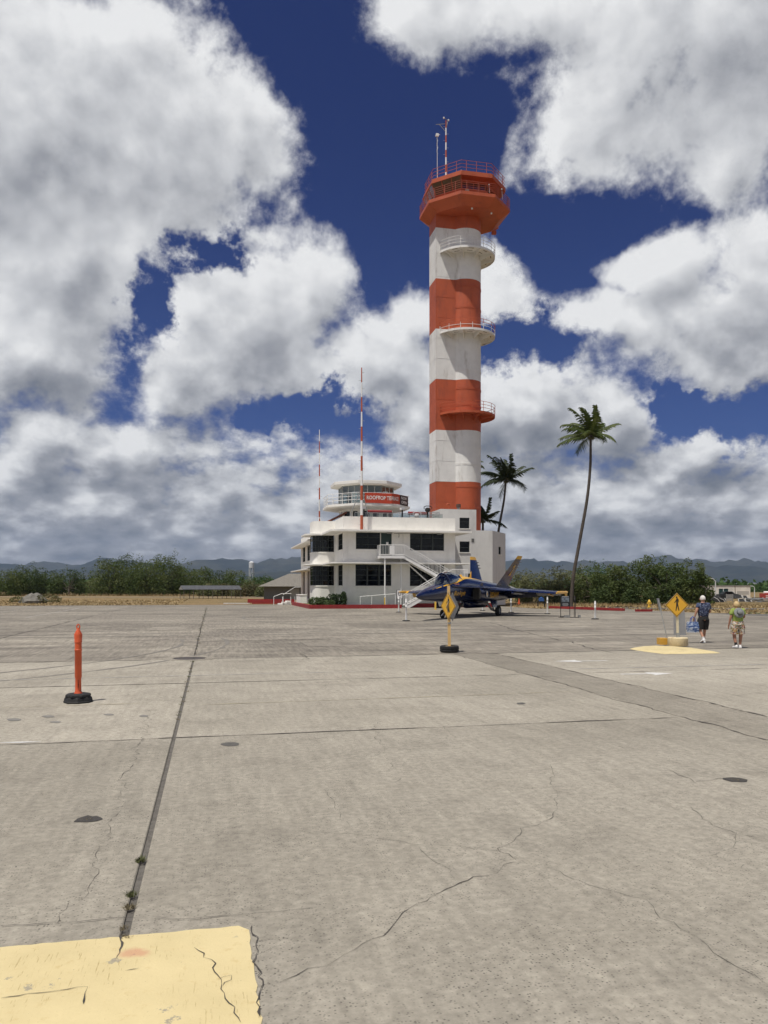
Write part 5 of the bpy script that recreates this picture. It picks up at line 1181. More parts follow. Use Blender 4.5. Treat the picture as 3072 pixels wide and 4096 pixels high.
# ------------------------------------------------------------------ orange delineator
t = thing('delineator_post', 'orange plastic delineator post on a black rubber base, near left', 'delineator', ground_at(313,2809), R(20))
ORG = mat('orange_plastic', (.62,.10,.03), .45, .08, 6, dirt=(.35,.07,.03), dscale=5, damt=.4)
s = MB(); s.lathe([(.0,.0),(.235,0),(.245,.02),(.23,.045),(.232,.055),(.222,.085),(.21,.10),(.0,.105)], 8); s.lathe([(.22,.108),(.215,.14),(.18,.155),(.06,.16)], 8, a0=.3); part('base', s, BLACK, t)
s = MB(); s.lathe([(.075,.15),(.052,.2),(.05,.42),(.058,.44),(.058,.90),(.062,.905),(.062,.92),(.057,.925),(.058,1.04),(.064,1.045),(.064,1.06),(.062,1.065),(.068,1.17),(.066,1.19),(.03,1.26),(.022,1.30)], 16); part('tube', s, ORG, t, True, R(40))
s = MB(); s.tube([(-.022,0,1.28),(-.024,0,1.33),(-.008,0,1.355),(.008,0,1.355),(.024,0,1.33),(.022,0,1.28)], .011, 6); part('grip_loop', s, ORG, t)
for z in (.26,.30): s = MB(); s.box(-.008,.008,-.06,.06,z,z+.1); part('slot', s, mat('dark_orange_slot', (.25,.04,.015), .6), t)
# ------------------------------------------------------------------ hydrants and small things on the grass
t = thing('fire_hydrant', 'yellow fire hydrant on the dry grass left of the leaning sign', 'fire hydrant', ground_at(2597,2430))
s = MB(); s.lathe([(.2,0),(.2,.06),(.13,.08),(.12,.5),(.16,.52),(.16,.58),(.13,.6),(.1,.72),(.05,.78),(0,.8)], 14); part('barrel', s, YELLOW, t, True, R(40)); s = MB(); s.tube([(-.22,0,.42),(.22,0,.42)], .07, 8); s.tube([(0,0,.42),(0,-.22,.42)], .08, 8); part('outlet', s, YELLOW, t)
BLUE = mat('blue_paint', (.03,.10,.30), .5)
t = thing('blue_valve', 'blue backflow valve on two short pipes behind the near wing', 'valve', ground_at(2165,2425)); s = MB(); s.tube([(-.35,0,-.1),(-.35,0,.6),(.35,0,.6),(.35,0,-.1)], .07, 8); part('pipe', s, BLACK, t); s = MB(); s.cbox((0,0,.72),.5,.3,.35); s.lathe([(0,1.0),(.14,.95),(.16,.85)], 10); part('valve_body', s, BLUE, t)
t = thing('traffic_cone', 'small faded orange cone on the grass behind the jet', 'cone', ground_at(2076,2418)); s = MB(); s.box(-.2,.2,-.2,.2,0,.04); part('foot', s, BLACK, t); s = MB(); s.lathe([(.15,.04),(.03,.7),(0,.71)], 12); part('cone', s, ORG, t)
# bag-lunch rock with grass at far left
t = thing('boulder', 'weathered grey boulder with weeds around it on the far left grass', 'boulder', ground_at(133,2409))
r_ = random.Random(4); s = MB(); rings = []
for z, k in ((-.2,1.0),(.2,1.0),(.6,.85),(1.0,.55),(1.2,.25)): rings.append([(k*1.9*math.cos(2*math.pi*j/11)*r_.uniform(.85,1.12)+.2*z, k*1.2*math.sin(2*math.pi*j/11)*r_.uniform(.85,1.1), z*r_.uniform(.9,1.1)) for j in range(11)])
s.loft(rings); part('rock', s, mat('boulder_stone', (.17,.16,.14), .95, .4, 2, .6, 6), t)
part('weeds', leaf_mass(900, [(-1.8,-.3,.3,1.3,1,.5),(2.0,-.2,.4,2.0,1,.7)], .35, .3, -.5, 9), leaf_mat('weed_green', (.10,.11,.04), (.16,.14,.06)), t)
# ------------------------------------------------------------------ trees
BARK = mat('grey_bark', (.10,.085,.065), .95, .3, 3, .5, 12)
KI1 = leaf_mat('kiawe_leaves', (.062,.098,.026), (.125,.148,.048), .35); KI2 = leaf_mat('dark_kiawe_leaves', (.05,.08,.025), (.09,.12,.04), .35); KI3 = leaf_mat('olive_thicket_leaves', (.11,.13,.05), (.18,.18,.085), .5)
KI4 = leaf_mat('deep_green_leaves', (.04,.085,.022), (.075,.125,.034), .5); KI5 = leaf_mat('russet_bush_leaves', (.12,.095,.05), (.10,.12,.045), .5)
def tree(label, p, w, h, n, ls, m, seed, dep=None, low=.12, group=None, name='kiawe_tree', wild=1.0, cat='tree'):
    r = random.Random(seed); t = thing(name, label, cat, p, 0, group); dep = dep or w*.8
    bl_ = []
    k = max(9, int(w*1.6))
    for i in range(k):
        a = r.uniform(0,6.28); d = math.sqrt(r.random())*.95; x, y = math.cos(a)*d*w*.40, math.sin(a)*d*dep*.40
        top = h*(1-.42*d**2)*r.uniform(.78,1.0); s = r.uniform(.16,.26)*w*.62; sz = min(s*.8, h*.26)
        bl_.append((x, y, top-sz, s, s*.9, sz))
        if d > .3: bl_.append((x*1.1, y*1.1, max(h*low+sz*.7, top*.42), s*1.1, s, min(top*.40, sz*1.4))); bl_.append((x*1.15, y*1.15, sz*.5, s, s*.9, min(top*.3, sz)))
    for i in range(int(7*wild)):                 # loose sprays breaking the outline
        a = r.uniform(0,6.28); bl_.append((math.cos(a)*w*.40*r.uniform(.4,1.1), math.sin(a)*dep*.4, h*r.uniform(.66,.93), w*.07, w*.07, h*.10))
    part('crown', leaf_mass(n, bl_, ls, .34, .25, seed), m, t)
    q = MB(); q.tube([(0,0,-.2),(.1*w*.1,0,h*.18),(r.uniform(-.3,.3),0,h*.34)], [.035*h,.028*h,.02*h], 8); part('trunk', q, BARK, t, True)
    for b in bl_[:10]:
        q = MB(); e = Vector((b[0],b[1],b[2]+b[5]*.5)); o = Vector((0,0,h*r.uniform(.15,.32))); q.tube([o, o.lerp(e,.5)+Vector((r.gauss(0,.2),r.gauss(0,.2),h*.03)), e], [.014*h,.010*h,.004*h], 5, False); part('limb', q, BARK, t)
    return t
def far(x, Y): return Vector(((x-PCX)/PF*Y, Y, -.16))
LG = 'kiawe trees along the far edge of the field'
spec = [  # photo x of centre, depth, width, top y, leaves, material, label
    (40,200,9.5,2253,4200,KI1,'leftmost broad kiawe tree at the edge of the picture'),
    (120,205,9.5,2247,4500,KI2,'dark rounded kiawe tree second from the left edge'),
    (205,212,7.5,2260,3200,KI1,'lighter kiawe tree left of the gap in the tree line'),
    (275,205,8.5,2266,3600,KI2,'low dark kiawe tree just left of the gap in the tree line'),
    (365,225,6.0,2308,1800,KI3,'small bush standing in the gap of the tree line'),
    (440,203,10.0,2222,5200,KI1,'tall kiawe tree just right of the gap in the tree line'),
    (505,208,10.5,2206,5600,KI2,'tallest dark kiawe tree left of the open shelter'),
    (590,204,11.5,2212,6000,KI1,'large kiawe tree with ragged top left of the open shelter'),
    (655,207,10.0,2199,5600,KI1,'tall bright kiawe tree with a pointed top left of the shelter'),
    (735,214,9.5,2232,4600,KI1,'kiawe tree sloping down towards the open shelter'),
    (805,222,8.5,2252,3600,KI1,'kiawe tree above the left half of the open shelter'),
    (870,235,8.5,2270,3200,KI2,'kiawe tree behind the open shelter roof'),
    (945,240,9.5,2264,3600,KI1,'broad kiawe tree below the water tower'),
    (1050,260,10.5,2289,3400,KI4,'dense dark rounded tree left of the grey house'),
    (905,190,5.5,2330,1900,KI5,'low russet bush right of the open shelter'),
    (1000,185,7.5,2318,2600,KI5,'wide low russet bush between the shelter and the grey house'),
    (1070,180,5.5,2328,1900,KI3,'low olive bush beside the grey house'),
    (1165,240,8.5,2296,2600,KI4,'dark tree showing above the grey house roof'),
    (835,188,5.0,2328,1500,KI3,'low green bush in front of the open shelter'),
]
for i, (x, Y, w, ty, n, m, lab) in enumerate(spec):
    h = 2.16+(PHY-ty)/PF*Y
    tree(lab, far(x,Y), w*1.3, h, int(n*1.8), .44, m, 100+i, group=LG, low=.0, wild=.5)
RG = 'trees and thickets on the right behind the jet'
spec = [
    (2075,118,7.0,2272,5200,KI3,'olive thicket just right of the annex behind the jet fin'),
    (2165,112,7.5,2268,6500,KI3,'olive thicket behind the near wing of the jet'),
    (2265,106,7.5,2262,7000,KI3,'olive thicket behind the tall palm trunk'),
    (2365,150,13.0,2236,6500,KI4,'smooth dark green rounded tree above the thickets right of the palm'),
    (2370,102,7.0,2268,7000,KI1,'green thicket right of the tall palm trunk'),
    (2462,100,6.5,2246,7500,KI1,'bushy kiawe tree right of the white tube post'),
    (2575,101,7.5,2224,9500,KI1,'tall kiawe tree behind the leaning sign'),
    (2665,98,7.5,2218,10000,KI1,'tallest right kiawe tree behind the right crossing sign'),
    (2750,97,6.5,2236,8000,KI1,'kiawe tree behind the man with white hair'),
    (2805,96,4.6,2272,5000,KI1,'drooping end kiawe tree before the pale building'),
    (2690,96,5.0,2318,4200,KI2,'low dark thicket filling the foot of the right trees'),
    (2560,96,5.0,2322,4200,KI2,'low dark thicket behind the yellow hydrant'),
    (2440,98,5.0,2320,4000,KI2,'low dark thicket behind the white tube post'),
]
for i, (x, Y, w, ty, n, m, lab) in enumerate(spec):
    h = 2.16+(PHY-ty)/PF*Y
    tree(lab, far(x,Y), w, h, n, .30 if Y < 130 else .42, m, 200+i, group=RG, low=.02)
FG = 'far trees beyond the pale building'
for i, (x, Y, w, ty) in enumerate(((2880,330,16,2326),(2945,340,14,2330),(3010,380,18,2342),(3070,360,14,2345),(2840,300,12,2318),(3110,330,12,2340))):
    lab = ['wide far tree directly above the pale building','far tree above the right half of the pale building','far tree right of the pale building','far tree at the right edge of the picture','far tree beside the drooping kiawe','far tree beyond the right picture edge'][i]
    tree(lab, far(x,Y), w, 2.16+(PHY-ty)/PF*Y, 1500, .8, KI4, 300+i, group=FG, low=0)
t = tree('single dark pointed conifer standing above the far trees on the right', far(2938,345), 3.2, 2.16+(PHY-2319)/PF*345+.6, 600, .7, KI4, 333, name='conifer', low=.4, group=FG)
# dry tall grass along the foot of the trees
def grass_band(name, lab, pts, n, h, m, seed):
    r = random.Random(seed); q = MB(); V = []; Fc = []
    for i in range(n):
        a, b, c = pts; u, v = r.random(), r.random(); p = Vector(a)+(Vector(b)-Vector(a))*u+(Vector(c)-Vector(a))*v
        ang = r.uniform(0,3.14); s = Vector((math.cos(ang),math.sin(ang),0))*r.uniform(.04,.10)*h*2; tp = p+Vector((r.gauss(0,.25*h),r.gauss(0,.2*h),h*r.uniform(.4,1.1))); k = len(V)
        V += [p-s, p+s, tp]; Fc.append((k,k+1,k+2))
    q.add(V, Fc); o = stuff(part(name, q, m)); o['label'] = lab; return o
STRAW = leaf_mat('straw_grass', (.30,.22,.11), (.38,.29,.15), .6, .2)
grass_band('tall_dry_grass', 'tall dry straw grass at the foot of the right trees', ((13,91,-.2),(47,89,-.2),(15,97,-.2)), 2600, .42, STRAW, 1)
grass_band('tall_dry_grass', 'tall dry straw grass along the far left tree line', ((-110,196,-.2),(-12,188,-.2),(-108,204,-.2)), 3000, .7, STRAW, 2)
def field_tufts():
    r = random.Random(8); q = MB(); V = []; Fc = []
    for i in range(15000):
        if i % 2: n, tt = r.uniform(85,140), r.uniform(-62,-4)
        else: n, tt = r.uniform(40,80), r.uniform(31,75)
        p = grid_pt(tt, n, -.16)
        if i % 2 == 0 and n < 70-(tt-30)*.9 and tt < 41: continue
        if i % 2 == 0 and n < 46 and tt < 71: continue
        if i % 2 and n < 93.5: continue
        ang = r.uniform(0,3.14); s = Vector((math.cos(ang),math.sin(ang),0))*r.uniform(.06,.2); tp = p+Vector((r.gauss(0,.15),r.gauss(0,.15),r.uniform(.05,.22))); k = len(V)
        V += [p-s, p+s, tp]; Fc.append((k,k+1,k+2))
    q.add(V, Fc); o = stuff(part('dry_field_grass', q, STRAW)); o['label'] = 'short dry grass tufts over the field'
field_tufts()
# roads on the field
ROADM = mat('worn_asphalt', (.13,.12,.11), .9, .15, 1.5)
q = MB(); q.prism([(-130,176),(-8,166),(-8,170),(-130,181)], -.14, -.10); struct(part('road', q, mat('pale_track', (.34,.29,.23), .9, .15, 1)))
q = MB(); q.prism([(18.5,79),(60,70),(110,66),(110,70),(60,75),(18.5,84)], -.14, -.11); struct(part('road', q, ROADM))
q = MB(); q.prism([(30,62),(110,56),(110,61),(30,66.5)], -.145, -.125); struct(part('grass_verge', q, mat('green_verge', (.085,.095,.035), .95, .3, 1)))
# ------------------------------------------------------------------ coconut palms
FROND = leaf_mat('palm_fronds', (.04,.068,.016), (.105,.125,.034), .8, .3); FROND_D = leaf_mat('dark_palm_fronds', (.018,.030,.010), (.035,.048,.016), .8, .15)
PTR = mat('palm_bark', (.075,.062,.05), .95, .25, 2, .6, 10)
def frond(q, o, az, el, L, r, droop):
    d = Vector((math.cos(az)*math.cos(el), math.sin(az)*math.cos(el), math.sin(el))); pts = [o.copy()]; p = o.copy(); n = 14
    for i in range(n):
        p = p+d*(L/n); pts.append(p.copy()); d = (d+Vector((WIND[0],WIND[1],-droop*(i+1)/n))*.16).normalized()
    q.tube(pts, [.042*(1-i/n)+.003 for i in range(n+1)], 4, False)
    V = []; Fc = []
    for i in range(1, n):
        for j in range(2):
            u = j/2; b = pts[i].lerp(pts[i+1],u); t = (pts[i+1]-pts[i]).normalized(); side = t.cross(Vector((0,0,1)))
            if side.length < .05: side = Vector((1,0,0))
            side.normalize(); f = (i+u)/n; ll = L*.32*max(.42, math.sin(min(1,f*1.0+.12)*math.pi)**.6)*r.uniform(.8,1.1)+.12
            for s in (-1,1):
                tip = b+side*s*ll*.62+t*ll*.55+Vector((0,0,-ll*r.uniform(.30,.65))); k = len(V); wv = t*.06
                V += [b-wv, b+wv, tip.lerp(b,.45)+wv*1.2+Vector((0,0,.05)), tip]; Fc += [(k,k+1,k+2),(k,k+2,k+3)]
    q.add(V, Fc)
WIND = (-.25,.1)
def palm(label, base, path, L, nf, m, seed, r0=.24):
    r = random.Random(seed); t = thing('coconut_palm', label, 'palm tree', base, 0, 'coconut palms near the tower')
    pts = []; P = [Vector(p) for p in path]
    for i in range(len(P)-1):                     # smooth through the points
        a, b, c, d = P[max(i-1,0)], P[i], P[i+1], P[min(i+2,len(P)-1)]
        for k in range(8):
            u = k/8; pts.append(.5*((2*b)+(c-a)*u+(2*a-5*b+4*c-d)*u*u+(3*b-a-3*c+d)*u**3))
    pts.append(P[-1]); n = len(pts)
    q = MB(); q.tube(pts, [r0*(1.45 if i == 0 else 1.12 if i == 1 else 1)*(1-.45*i/n)*(1+.05*(i % 2)) for i in range(n)], 9); part('trunk', q, PTR, t, True, R(60))
    top = P[-1]
    for i in range(nf):
        az = i*2.399+r.uniform(-.25,.25); el = R(84-98*(i/nf)**1.05)+r.uniform(-.12,.12); q = MB(); frond(q, top, az, el, L*r.uniform(.85,1.1)*(1 if i > 3 else .8), r, (.35+.5*r.random())*(.6+i/nf)); part('frond', q, m, t)
    for k in range(6): q = MB(); a = k*1.05; q.lathe([(0,-.16),(.10,-.1),(.13,0),(.1,.1),(0,.15)], 8, (top.x+.25*math.cos(a), top.y+.25*math.sin(a))); o = part('coconut', q, mat('coconut', (.07,.07,.03), .7), t, True); o.location.z = top.z-.3
    q = MB(); q.tube([top-Vector((0,0,.4)), top+Vector((0,0,.35))], [.2,.12], 8); part('crown_shaft', q, PTR, t)
pb = ground_at(2284,2428); Yp = pb.y
def rel(x, y, Y=Yp, base=pb): v = at_depth(x*1.8517, y*1.8517, Y); return v-base
palm('tallest coconut palm with a long curved trunk, standing free at the right', pb, [Vector((0,0,-.1)), rel(1238,1250), rel(1252,1170), rel(1268,1080), rel(1275,1010), rel(1276,955), rel(1277,940)], 3.4, 20, FROND, 11, .19)
Y2 = 104; b2 = Vector(((1066*1.8517-PCX)/PF*Y2, Y2, -.16))
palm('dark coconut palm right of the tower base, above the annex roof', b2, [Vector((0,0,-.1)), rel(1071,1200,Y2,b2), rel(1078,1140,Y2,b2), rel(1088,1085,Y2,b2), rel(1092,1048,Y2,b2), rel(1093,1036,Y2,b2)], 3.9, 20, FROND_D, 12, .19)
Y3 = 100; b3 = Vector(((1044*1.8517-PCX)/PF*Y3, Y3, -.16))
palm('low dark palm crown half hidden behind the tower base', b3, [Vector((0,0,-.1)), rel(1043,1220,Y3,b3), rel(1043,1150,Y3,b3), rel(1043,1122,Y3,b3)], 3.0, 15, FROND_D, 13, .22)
Y4 = 112; b4 = Vector(((1019*1.8517-PCX)/PF*Y4, Y4, -.16))
palm('palm hidden behind the white tower band with only frond tips showing', b4, [Vector((0,0,-.1)), rel(1020,1150,Y4,b4), rel(1020,1000,Y4,b4)], 1.9, 14, FROND, 14, .2)
# ------------------------------------------------------------------ far buildings
HG = thing('grey_house', 'grey house with a shingled hip roof left of the white building', 'house', (-20.3,138,-.16), R(8))
s = MB(); s.box(-1,9,0,7,0,2.4); part('wall', s, mat('grey_boards', (.17,.17,.155), .8, .08, 4), HG)
for k in range(9): s = MB(); s.box(-1.01,9,-.03,-.005,.25*k+.03,.25*k+.22); part('board', s, MATS['grey_boards'], HG)
s = MB(); s.add([(-2,-1.2,2.35),(10,-1.2,2.35),(10,8,2.35),(-2,8,2.35),(3.5,3.4,4.7),(8,3.4,4.7)], [(0,1,5,4),(1,2,5),(2,3,4,5),(3,0,4),(3,2,1,0)]); part('roof', s, mat('grey_shingles', (.19,.175,.15), .9, .15, 3), HG)
s = MB(); s.box(3.6,5.2,-.06,-.02,.05,2.0); part('door', s, mat('pale_door', (.33,.32,.29), .6), HG)
for x in (6.1,8.0): s = MB(); s.box(x,x+1.3,-.07,-.02,1.05,2.05); w_ = part('window', s, WHITE_METAL, HG); s = MB(); s.box(x+.1,x+1.2,-.09,-.071,1.15,1.95); part('pane', s, DARKGLASS, w_)
SHL = thing('open_shelter', 'long low open shelter with a corrugated roof on thin posts', 'shelter', (at_depth(842,2390,150).x,150,-.16), R(24))
for k in range(14):
    a, b = -5.6+k*.8, -5.6+(k+1)*.8-.02; s = MB(); s.slab3([(a,-2.2,1.75),(b,-2.2,1.75),(b,0,2.5),(a,0,2.5)], (0,0,.05)); part('roof_sheet', s, mat('corrugated_iron', (.085,.087,.09), .5, .1, 1.5), SHL); s = MB(); s.slab3([(a,0,2.5),(b,0,2.5),(b,2.2,1.75),(a,2.2,1.75)], (0,0,.05)); part('roof_sheet', s, MATS['corrugated_iron'], SHL)
s = MB(); s.add([(-5.62,-2.2,1.74),(-5.62,2.2,1.74),(-5.62,0,2.52)], [(0,1,2)]); part('gable', s, GREY, SHL)
for x in (-5.4,-3.6,-1.8,0,1.8,3.6,5.4):
    for y in (-2.1,2.1): s = MB(); s.bar((x,y,0),(x,y,1.8),.09); part('post', s, mat('weathered_post', (.14,.12,.10), .9), SHL)
WT = thing('water_tower', 'pale cylindrical water tower on legs above the trees', 'water tower', (at_depth(1006,2300,900).x,900,-.16))
s = MB(); s.lathe([(0,24.5),(3.0,25),(3.0,31),(1.5,32.3),(0,32.8)], 20); part('tank', s, mat('pale_tank_paint', (.55,.57,.58), .6), WT, True, R(40))
for k in range(6): a = k*math.pi/3; s = MB(); s.bar((2.9*math.cos(a),2.9*math.sin(a),0),(2.9*math.cos(a),2.9*math.sin(a),25),.35); part('leg', s, MATS['pale_tank_paint'], WT)
for k in range(6): a, b = k*math.pi/3, (k+1)*math.pi/3; s = MB(); s.bar((2.9*math.cos(a),2.9*math.sin(a),12),(2.9*math.cos(b),2.9*math.sin(b),24),.2); part('brace', s, MATS['pale_tank_paint'], WT)
# pale building on the right with the yard in front of it
PB = thing('pale_building', 'pale low block building with a dark green door behind the two people', 'building', (66.6,150,-.16), R(-3)); PB.scale = (.66,.66,.545)
s = wall_mb((-8.2,0),(6.0,0),0,4.6,[(-.0+5.2,7.9,.2,3.55)]); wall_mb((6.0,0),(6.0,9),0,4.6,mb=s); wall_mb((-8.2,9),(-8.2,0),0,4.6,mb=s); part('wall', s, mat('pale_block_wall', (.74,.69,.60), .85, .06, 1, dirt=(.36,.31,.25), dscale=.6, damt=.5), PB)
s = MB(); s.box(-8.3,6.1,-.15,9,4.6,4.72); part('roof', s, GREY, PB)
s = MB(); s.box(-3.0,-.3,.1,.2,.2,3.55); D_ = part('door', s, mat('dark_green_door', (.015,.05,.045), .6), PB); s = MB(); s.box(-1.75,-1.6,.02,.12,.2,3.55); part('door_post', s, WHITE_METAL, D_)
s = MB(); s.box(2.2,5.6,-.02,-.005,1.4,2.7); part('paint_patch', s, mat('grey_patch', (.44,.41,.36), .9), PB)
s = MB(); s.bar((1.75,-.05,0),(1.6,-.05,4.5),.12); part('downpipe', s, mat('rust_pipe', (.16,.12,.09), .9), PB)
for k, (x, z, a) in enumerate(((-.9+.6*0,3.6,.2),(-.1,3.4,-.5),(.5,3.55,.4),(.9,3.1,1.2),(.2,3.0,.1))):
    s = MB(); s.bar((x-.25,-.012,z),(x+.25*math.cos(a),-.012,z+.3*math.sin(a)),.05,.01); part('wall_mark', s, mat('dark_wall_mark', (.15,.14,.12), .9), PB)
DK = mat('black_mesh_panel', (.018,.018,.018), .8, .3, 5)
def crate(x0, x1, y0, y1, Y, lab, name='black_mesh_panel', cat='panel'):
    a, b = at_depth(x0,y1,Y), at_depth(x1,y0,Y); t = thing(name, lab, cat, (a.x,Y,-.16), 0, 'black mesh panels stacked in the yard')
    w, h = b.x-a.x, b.z+.16; z0 = max(0,a.z+.16)
    s = MB(); s.slab3([(0,0,z0),(w,0,z0),(w-.1,.4,h),(.1,.4,h)], (0,.12,0)); part('mesh', s, DK, t); s = MB()
    s.bar((0,-.03,z0),(.1,.37,h),.09); s.bar((w,-.03,z0),(w-.1,.37,h),.09); part('frame', s, mat('pale_frame_bar', (.40,.39,.36), .6), t)
crate(2820,2882,2388,2414,118,'black mesh panel heap behind the man, left of the green door')
crate(2906,2970,2379,2392,124,'black mesh panel highest in the yard before the pale building')
crate(2972,2992,2382,2394,123,'small black mesh panel on top of the right stack')
crate(2955,2982,2395,2418,118,'black mesh panel standing left of the tallest stack post')
crate(2983,3005,2392,2418,117,'black mesh panel leaning right of the woman')
crate(3006,3058,2390,2408,122,'wide black mesh panel at the right end of the yard')
crate(2885,2905,2392,2408,121,'small dark frame box between the heap and the grey fence')
t = thing('grey_slat_fence', 'grey slatted fence panel in the yard behind the woman', 'fence panel', (at_depth(2905,2415,112).x,112,-.16), 0)
for k in range(6): s = MB(); s.box(0,1.0,-.02,.02,.25+k*.16,.36+k*.16); part('slat', s, mat('pale_grey_slats', (.32,.31,.29), .8), t)
for x in (.02,.98): s = MB(); s.bar((x,.05,-.5),(x,.05,1.25),.07); part('post', s, GREY, t)
TNT = thing('black_tarp_heap', 'heap under black tarpaulin strapped with white webbing', 'tarp heap', (at_depth(2855,2414,114).x,114,-.16))
s = MB(); r_ = random.Random(5); rings = []
for z, k in ((0,1),(.35,.95),(.7,.7),(.95,.3)): rings.append([(k*1.2*math.cos(2*math.pi*j/12)*r_.uniform(.9,1.1)+.3, k*.7*math.sin(2*math.pi*j/12), z*r_.uniform(.9,1.1)) for j in range(12)])
s.loft(rings); part('tarp', s, DK, TNT); s = MB(); s.tube([(-.2,-.5,.75),(.3,-.72,.45),(.55,-.78,.05)], .03, 5); s.tube([(.6,-.5,.65),(1.2,-.6,.35),(1.35,-.62,.05)], .03, 5); part('strap', s, WHITE_METAL, TNT)
def lamp(x, ytop, Y, lab, arm):
    p = far(x,Y); h = 2.16+(PHY-ytop)/PF*Y; t = thing('street_lamp', lab, 'street lamp', p, 0, 'street lamps on the right')
    s = MB(); s.tube([(0,0,0),(0,0,h*.86),(arm*.4,0,h*.97),(arm,0,h)], [.11,.08,.06,.05], 6); part('pole', s, mat('pale_lamp_paint', (.6,.6,.6), .5), t); s = MB(); s.cbox((arm*1.15,0,h),abs(arm)*.4+.4,.3,.14); part('lamp_head', s, MATS['pale_lamp_paint'], t)
lamp(2862,2312,120,'street lamp in front of the pale building by the green door',-1.0); lamp(3018,2344,160,'street lamp right of the pale building',-.6)
t = thing('pipe_pile', 'loose pile of grey pipes at the right picture edge', 'pipe pile', (at_depth(3050,2415,112).x,112,-.16))
r_ = random.Random(3)
for k in range(14): s = MB(); x, z = r_.uniform(-1.4,1.2), r_.uniform(.1,.6); s.tube([(x-1,r_.uniform(-.4,.4),z),(x+1,r_.uniform(-.4,.4),z*r_.uniform(.5,1.2))], .05, 5); part('pipe', s, STEEL, t)
t = thing('red_container', 'red container with white stripes at the right picture edge', 'container', (at_depth(3068,2400,140).x,140,-.16)); s = MB(); s.box(-.2,4,0,2.4,0,1.1); part('body', s, mat('red_container_paint', (.42,.05,.035), .6), t); s = MB(); s.box(-.22,4.0,-.02,-.005,.6,.72); s.box(-.22,4,-.02,-.005,.3,.42); part('stripe', s, WHITE_METAL, t); s = MB(); s.tube([(-.1,1,1.25),(2,1,1.3)], .22, 7); part('load_sheet', s, WHITE_METAL, t)
t = thing('parked_car', 'dark parked car far off between the right trees and the pale building', 'car', (at_depth(2905,2402,150).x,150,-.16), R(10))
s = MB(); s.loft([[(x,y,z) for x,z in ((-2.1,.45),(-2.1,.85),(-1.2,.95),(-.7,1.4),(.7,1.4),(1.3,.95),(2.1,.85),(2.1,.45))] for y in (-.85,.85)]); part('body', s, mat('dark_car_paint', (.03,.035,.04), .3), t)
for x in (-1.3,1.3): s = MB(); s.tube([(x,-.88,.33),(x,-.6,.33)], .33, 12); part('wheel', s, BLACK, t)
s = MB(); s.slab3([(-.9,-.87,1.0),(1.0,-.87,1.0),(.6,-.87,1.33),(-.6,-.87,1.33)], (0,-.01,0)); part('side_window', s, DARKGLASS, t)

# ------------------------------------------------------------------ mountains
from mathutils import noise as mnoise
def ridge(x, y):
    v = Vector((x/2600, y/2600, 3.1)); h = 0; a = 1.0; f = 1.0
    for i in range(7): h += a*(1-abs(mnoise.noise(v*f)*2.0)); a *= .55; f *= 2.1
    return h
def terrain(x, y):
    u = (y-3600)/7800.0
    if u <= 0: return -6.0
    base = (min(1,u))**1.75
    r = ridge(x, y); r2 = ridge(x*1.9+900, y*.55+400)
    gully = mnoise.noise(Vector((x/520, y/2600, .3)))*.5+mnoise.noise(Vector((x/210, y/1500, 1.3)))*.28
    return base*(290+150*(r-1.15)+90*(r2-1.15))+min(1,u*2.2)*(gully*60+40*(r-1)) - 3
NXm, NYm = 420, 84; X0m, X1m, Y0m, Y1m = -11500, 11500, 3400, 13200
V = []; Fc = []
for j in range(NYm+1):
    y = Y0m+(Y1m-Y0m)*(j/NYm)
    sp = .62+.75*(j/NYm)
    for i in range(NXm+1):
        x = (X0m+(X1m-X0m)*i/NXm)*sp; z = terrain(x,y)
        if y > 11400: z -= (y-11400)*.25
        V.append((x,y,z))
W_ = NXm+1
for j in range(NYm):
    for i in range(NXm): Fc.append((j*W_+i, j*W_+i+1, (j+1)*W_+i+1, (j+1)*W_+i))
def mountain_mat():
    m = bpy.data.materials.new('forested_mountain'); m.use_nodes = True; q = NT(m.node_tree); b = q.n['Principled BSDF']; b.inputs['Roughness'].default_value = 1; b.inputs['Specular IOR Level'].default_value = 0
    pos = q.node('ShaderNodeNewGeometry').outputs['Position']
    n1 = q.noise(pos, .0012, 7, .62)[0]; n2 = q.noise(pos, .009, 6, .65)[0]
    c = q.mix(q.mapr(n1, .38, .64, 0, 1, True), (.018,.024,.018), (.045,.046,.032)); k = q.mapr(n2, .25, .75, .45, 1.6); c = q.mix(1.0, c, q.comb(k,k,k), 'MULTIPLY')
    c = q.mix(q.mapr(n2, .62, .74, 0, .5, True), c, (.09,.075,.05))
    q.l.new(c, b.inputs['Base Color']); return m
q = MB(); q.add(V, Fc); struct(part('mountains', q, mountain_mat(), None, True, R(180)))
# far town on the lower slopes
r_ = random.Random(21); V = []; Fc = []
def tbox(x, y, z, w, d, h):
    k = len(V); V.extend([(x-w,y-d,z-2),(x+w,y-d,z-2),(x+w,y+d,z-2),(x-w,y+d,z-2),(x-w,y-d,z+h),(x+w,y-d,z+h),(x+w,y+d,z+h),(x-w,y+d,z+h)])
    Fc.extend([tuple(k+i for i in f) for f in ((4,5,6,7),(0,1,5,4),(1,2,6,5),(3,0,4,7))])
for cx, hw, y0, y1, n in ((-2050,420,4400,5200,330),(-1150,520,4300,5400,420),(900,500,4300,5200,160),(2400,500,4200,5200,220),(300,2600,4100,4800,160),(-3000,700,4300,5200,150)):
    for i in range(n):
        y = r_.uniform(y0,y1); x = r_.gauss(cx,hw*.55); tbox(x, y, terrain(x,y), r_.uniform(4,11), r_.uniform(4,8), r_.uniform(3,8))
q = MB(); q.add(V, Fc); o = stuff(part('hillside_town', q, mat('town_walls', (.52,.50,.47), .8, .5, .02))); o['label'] = 'far pale houses scattered over the lower mountain slopes'
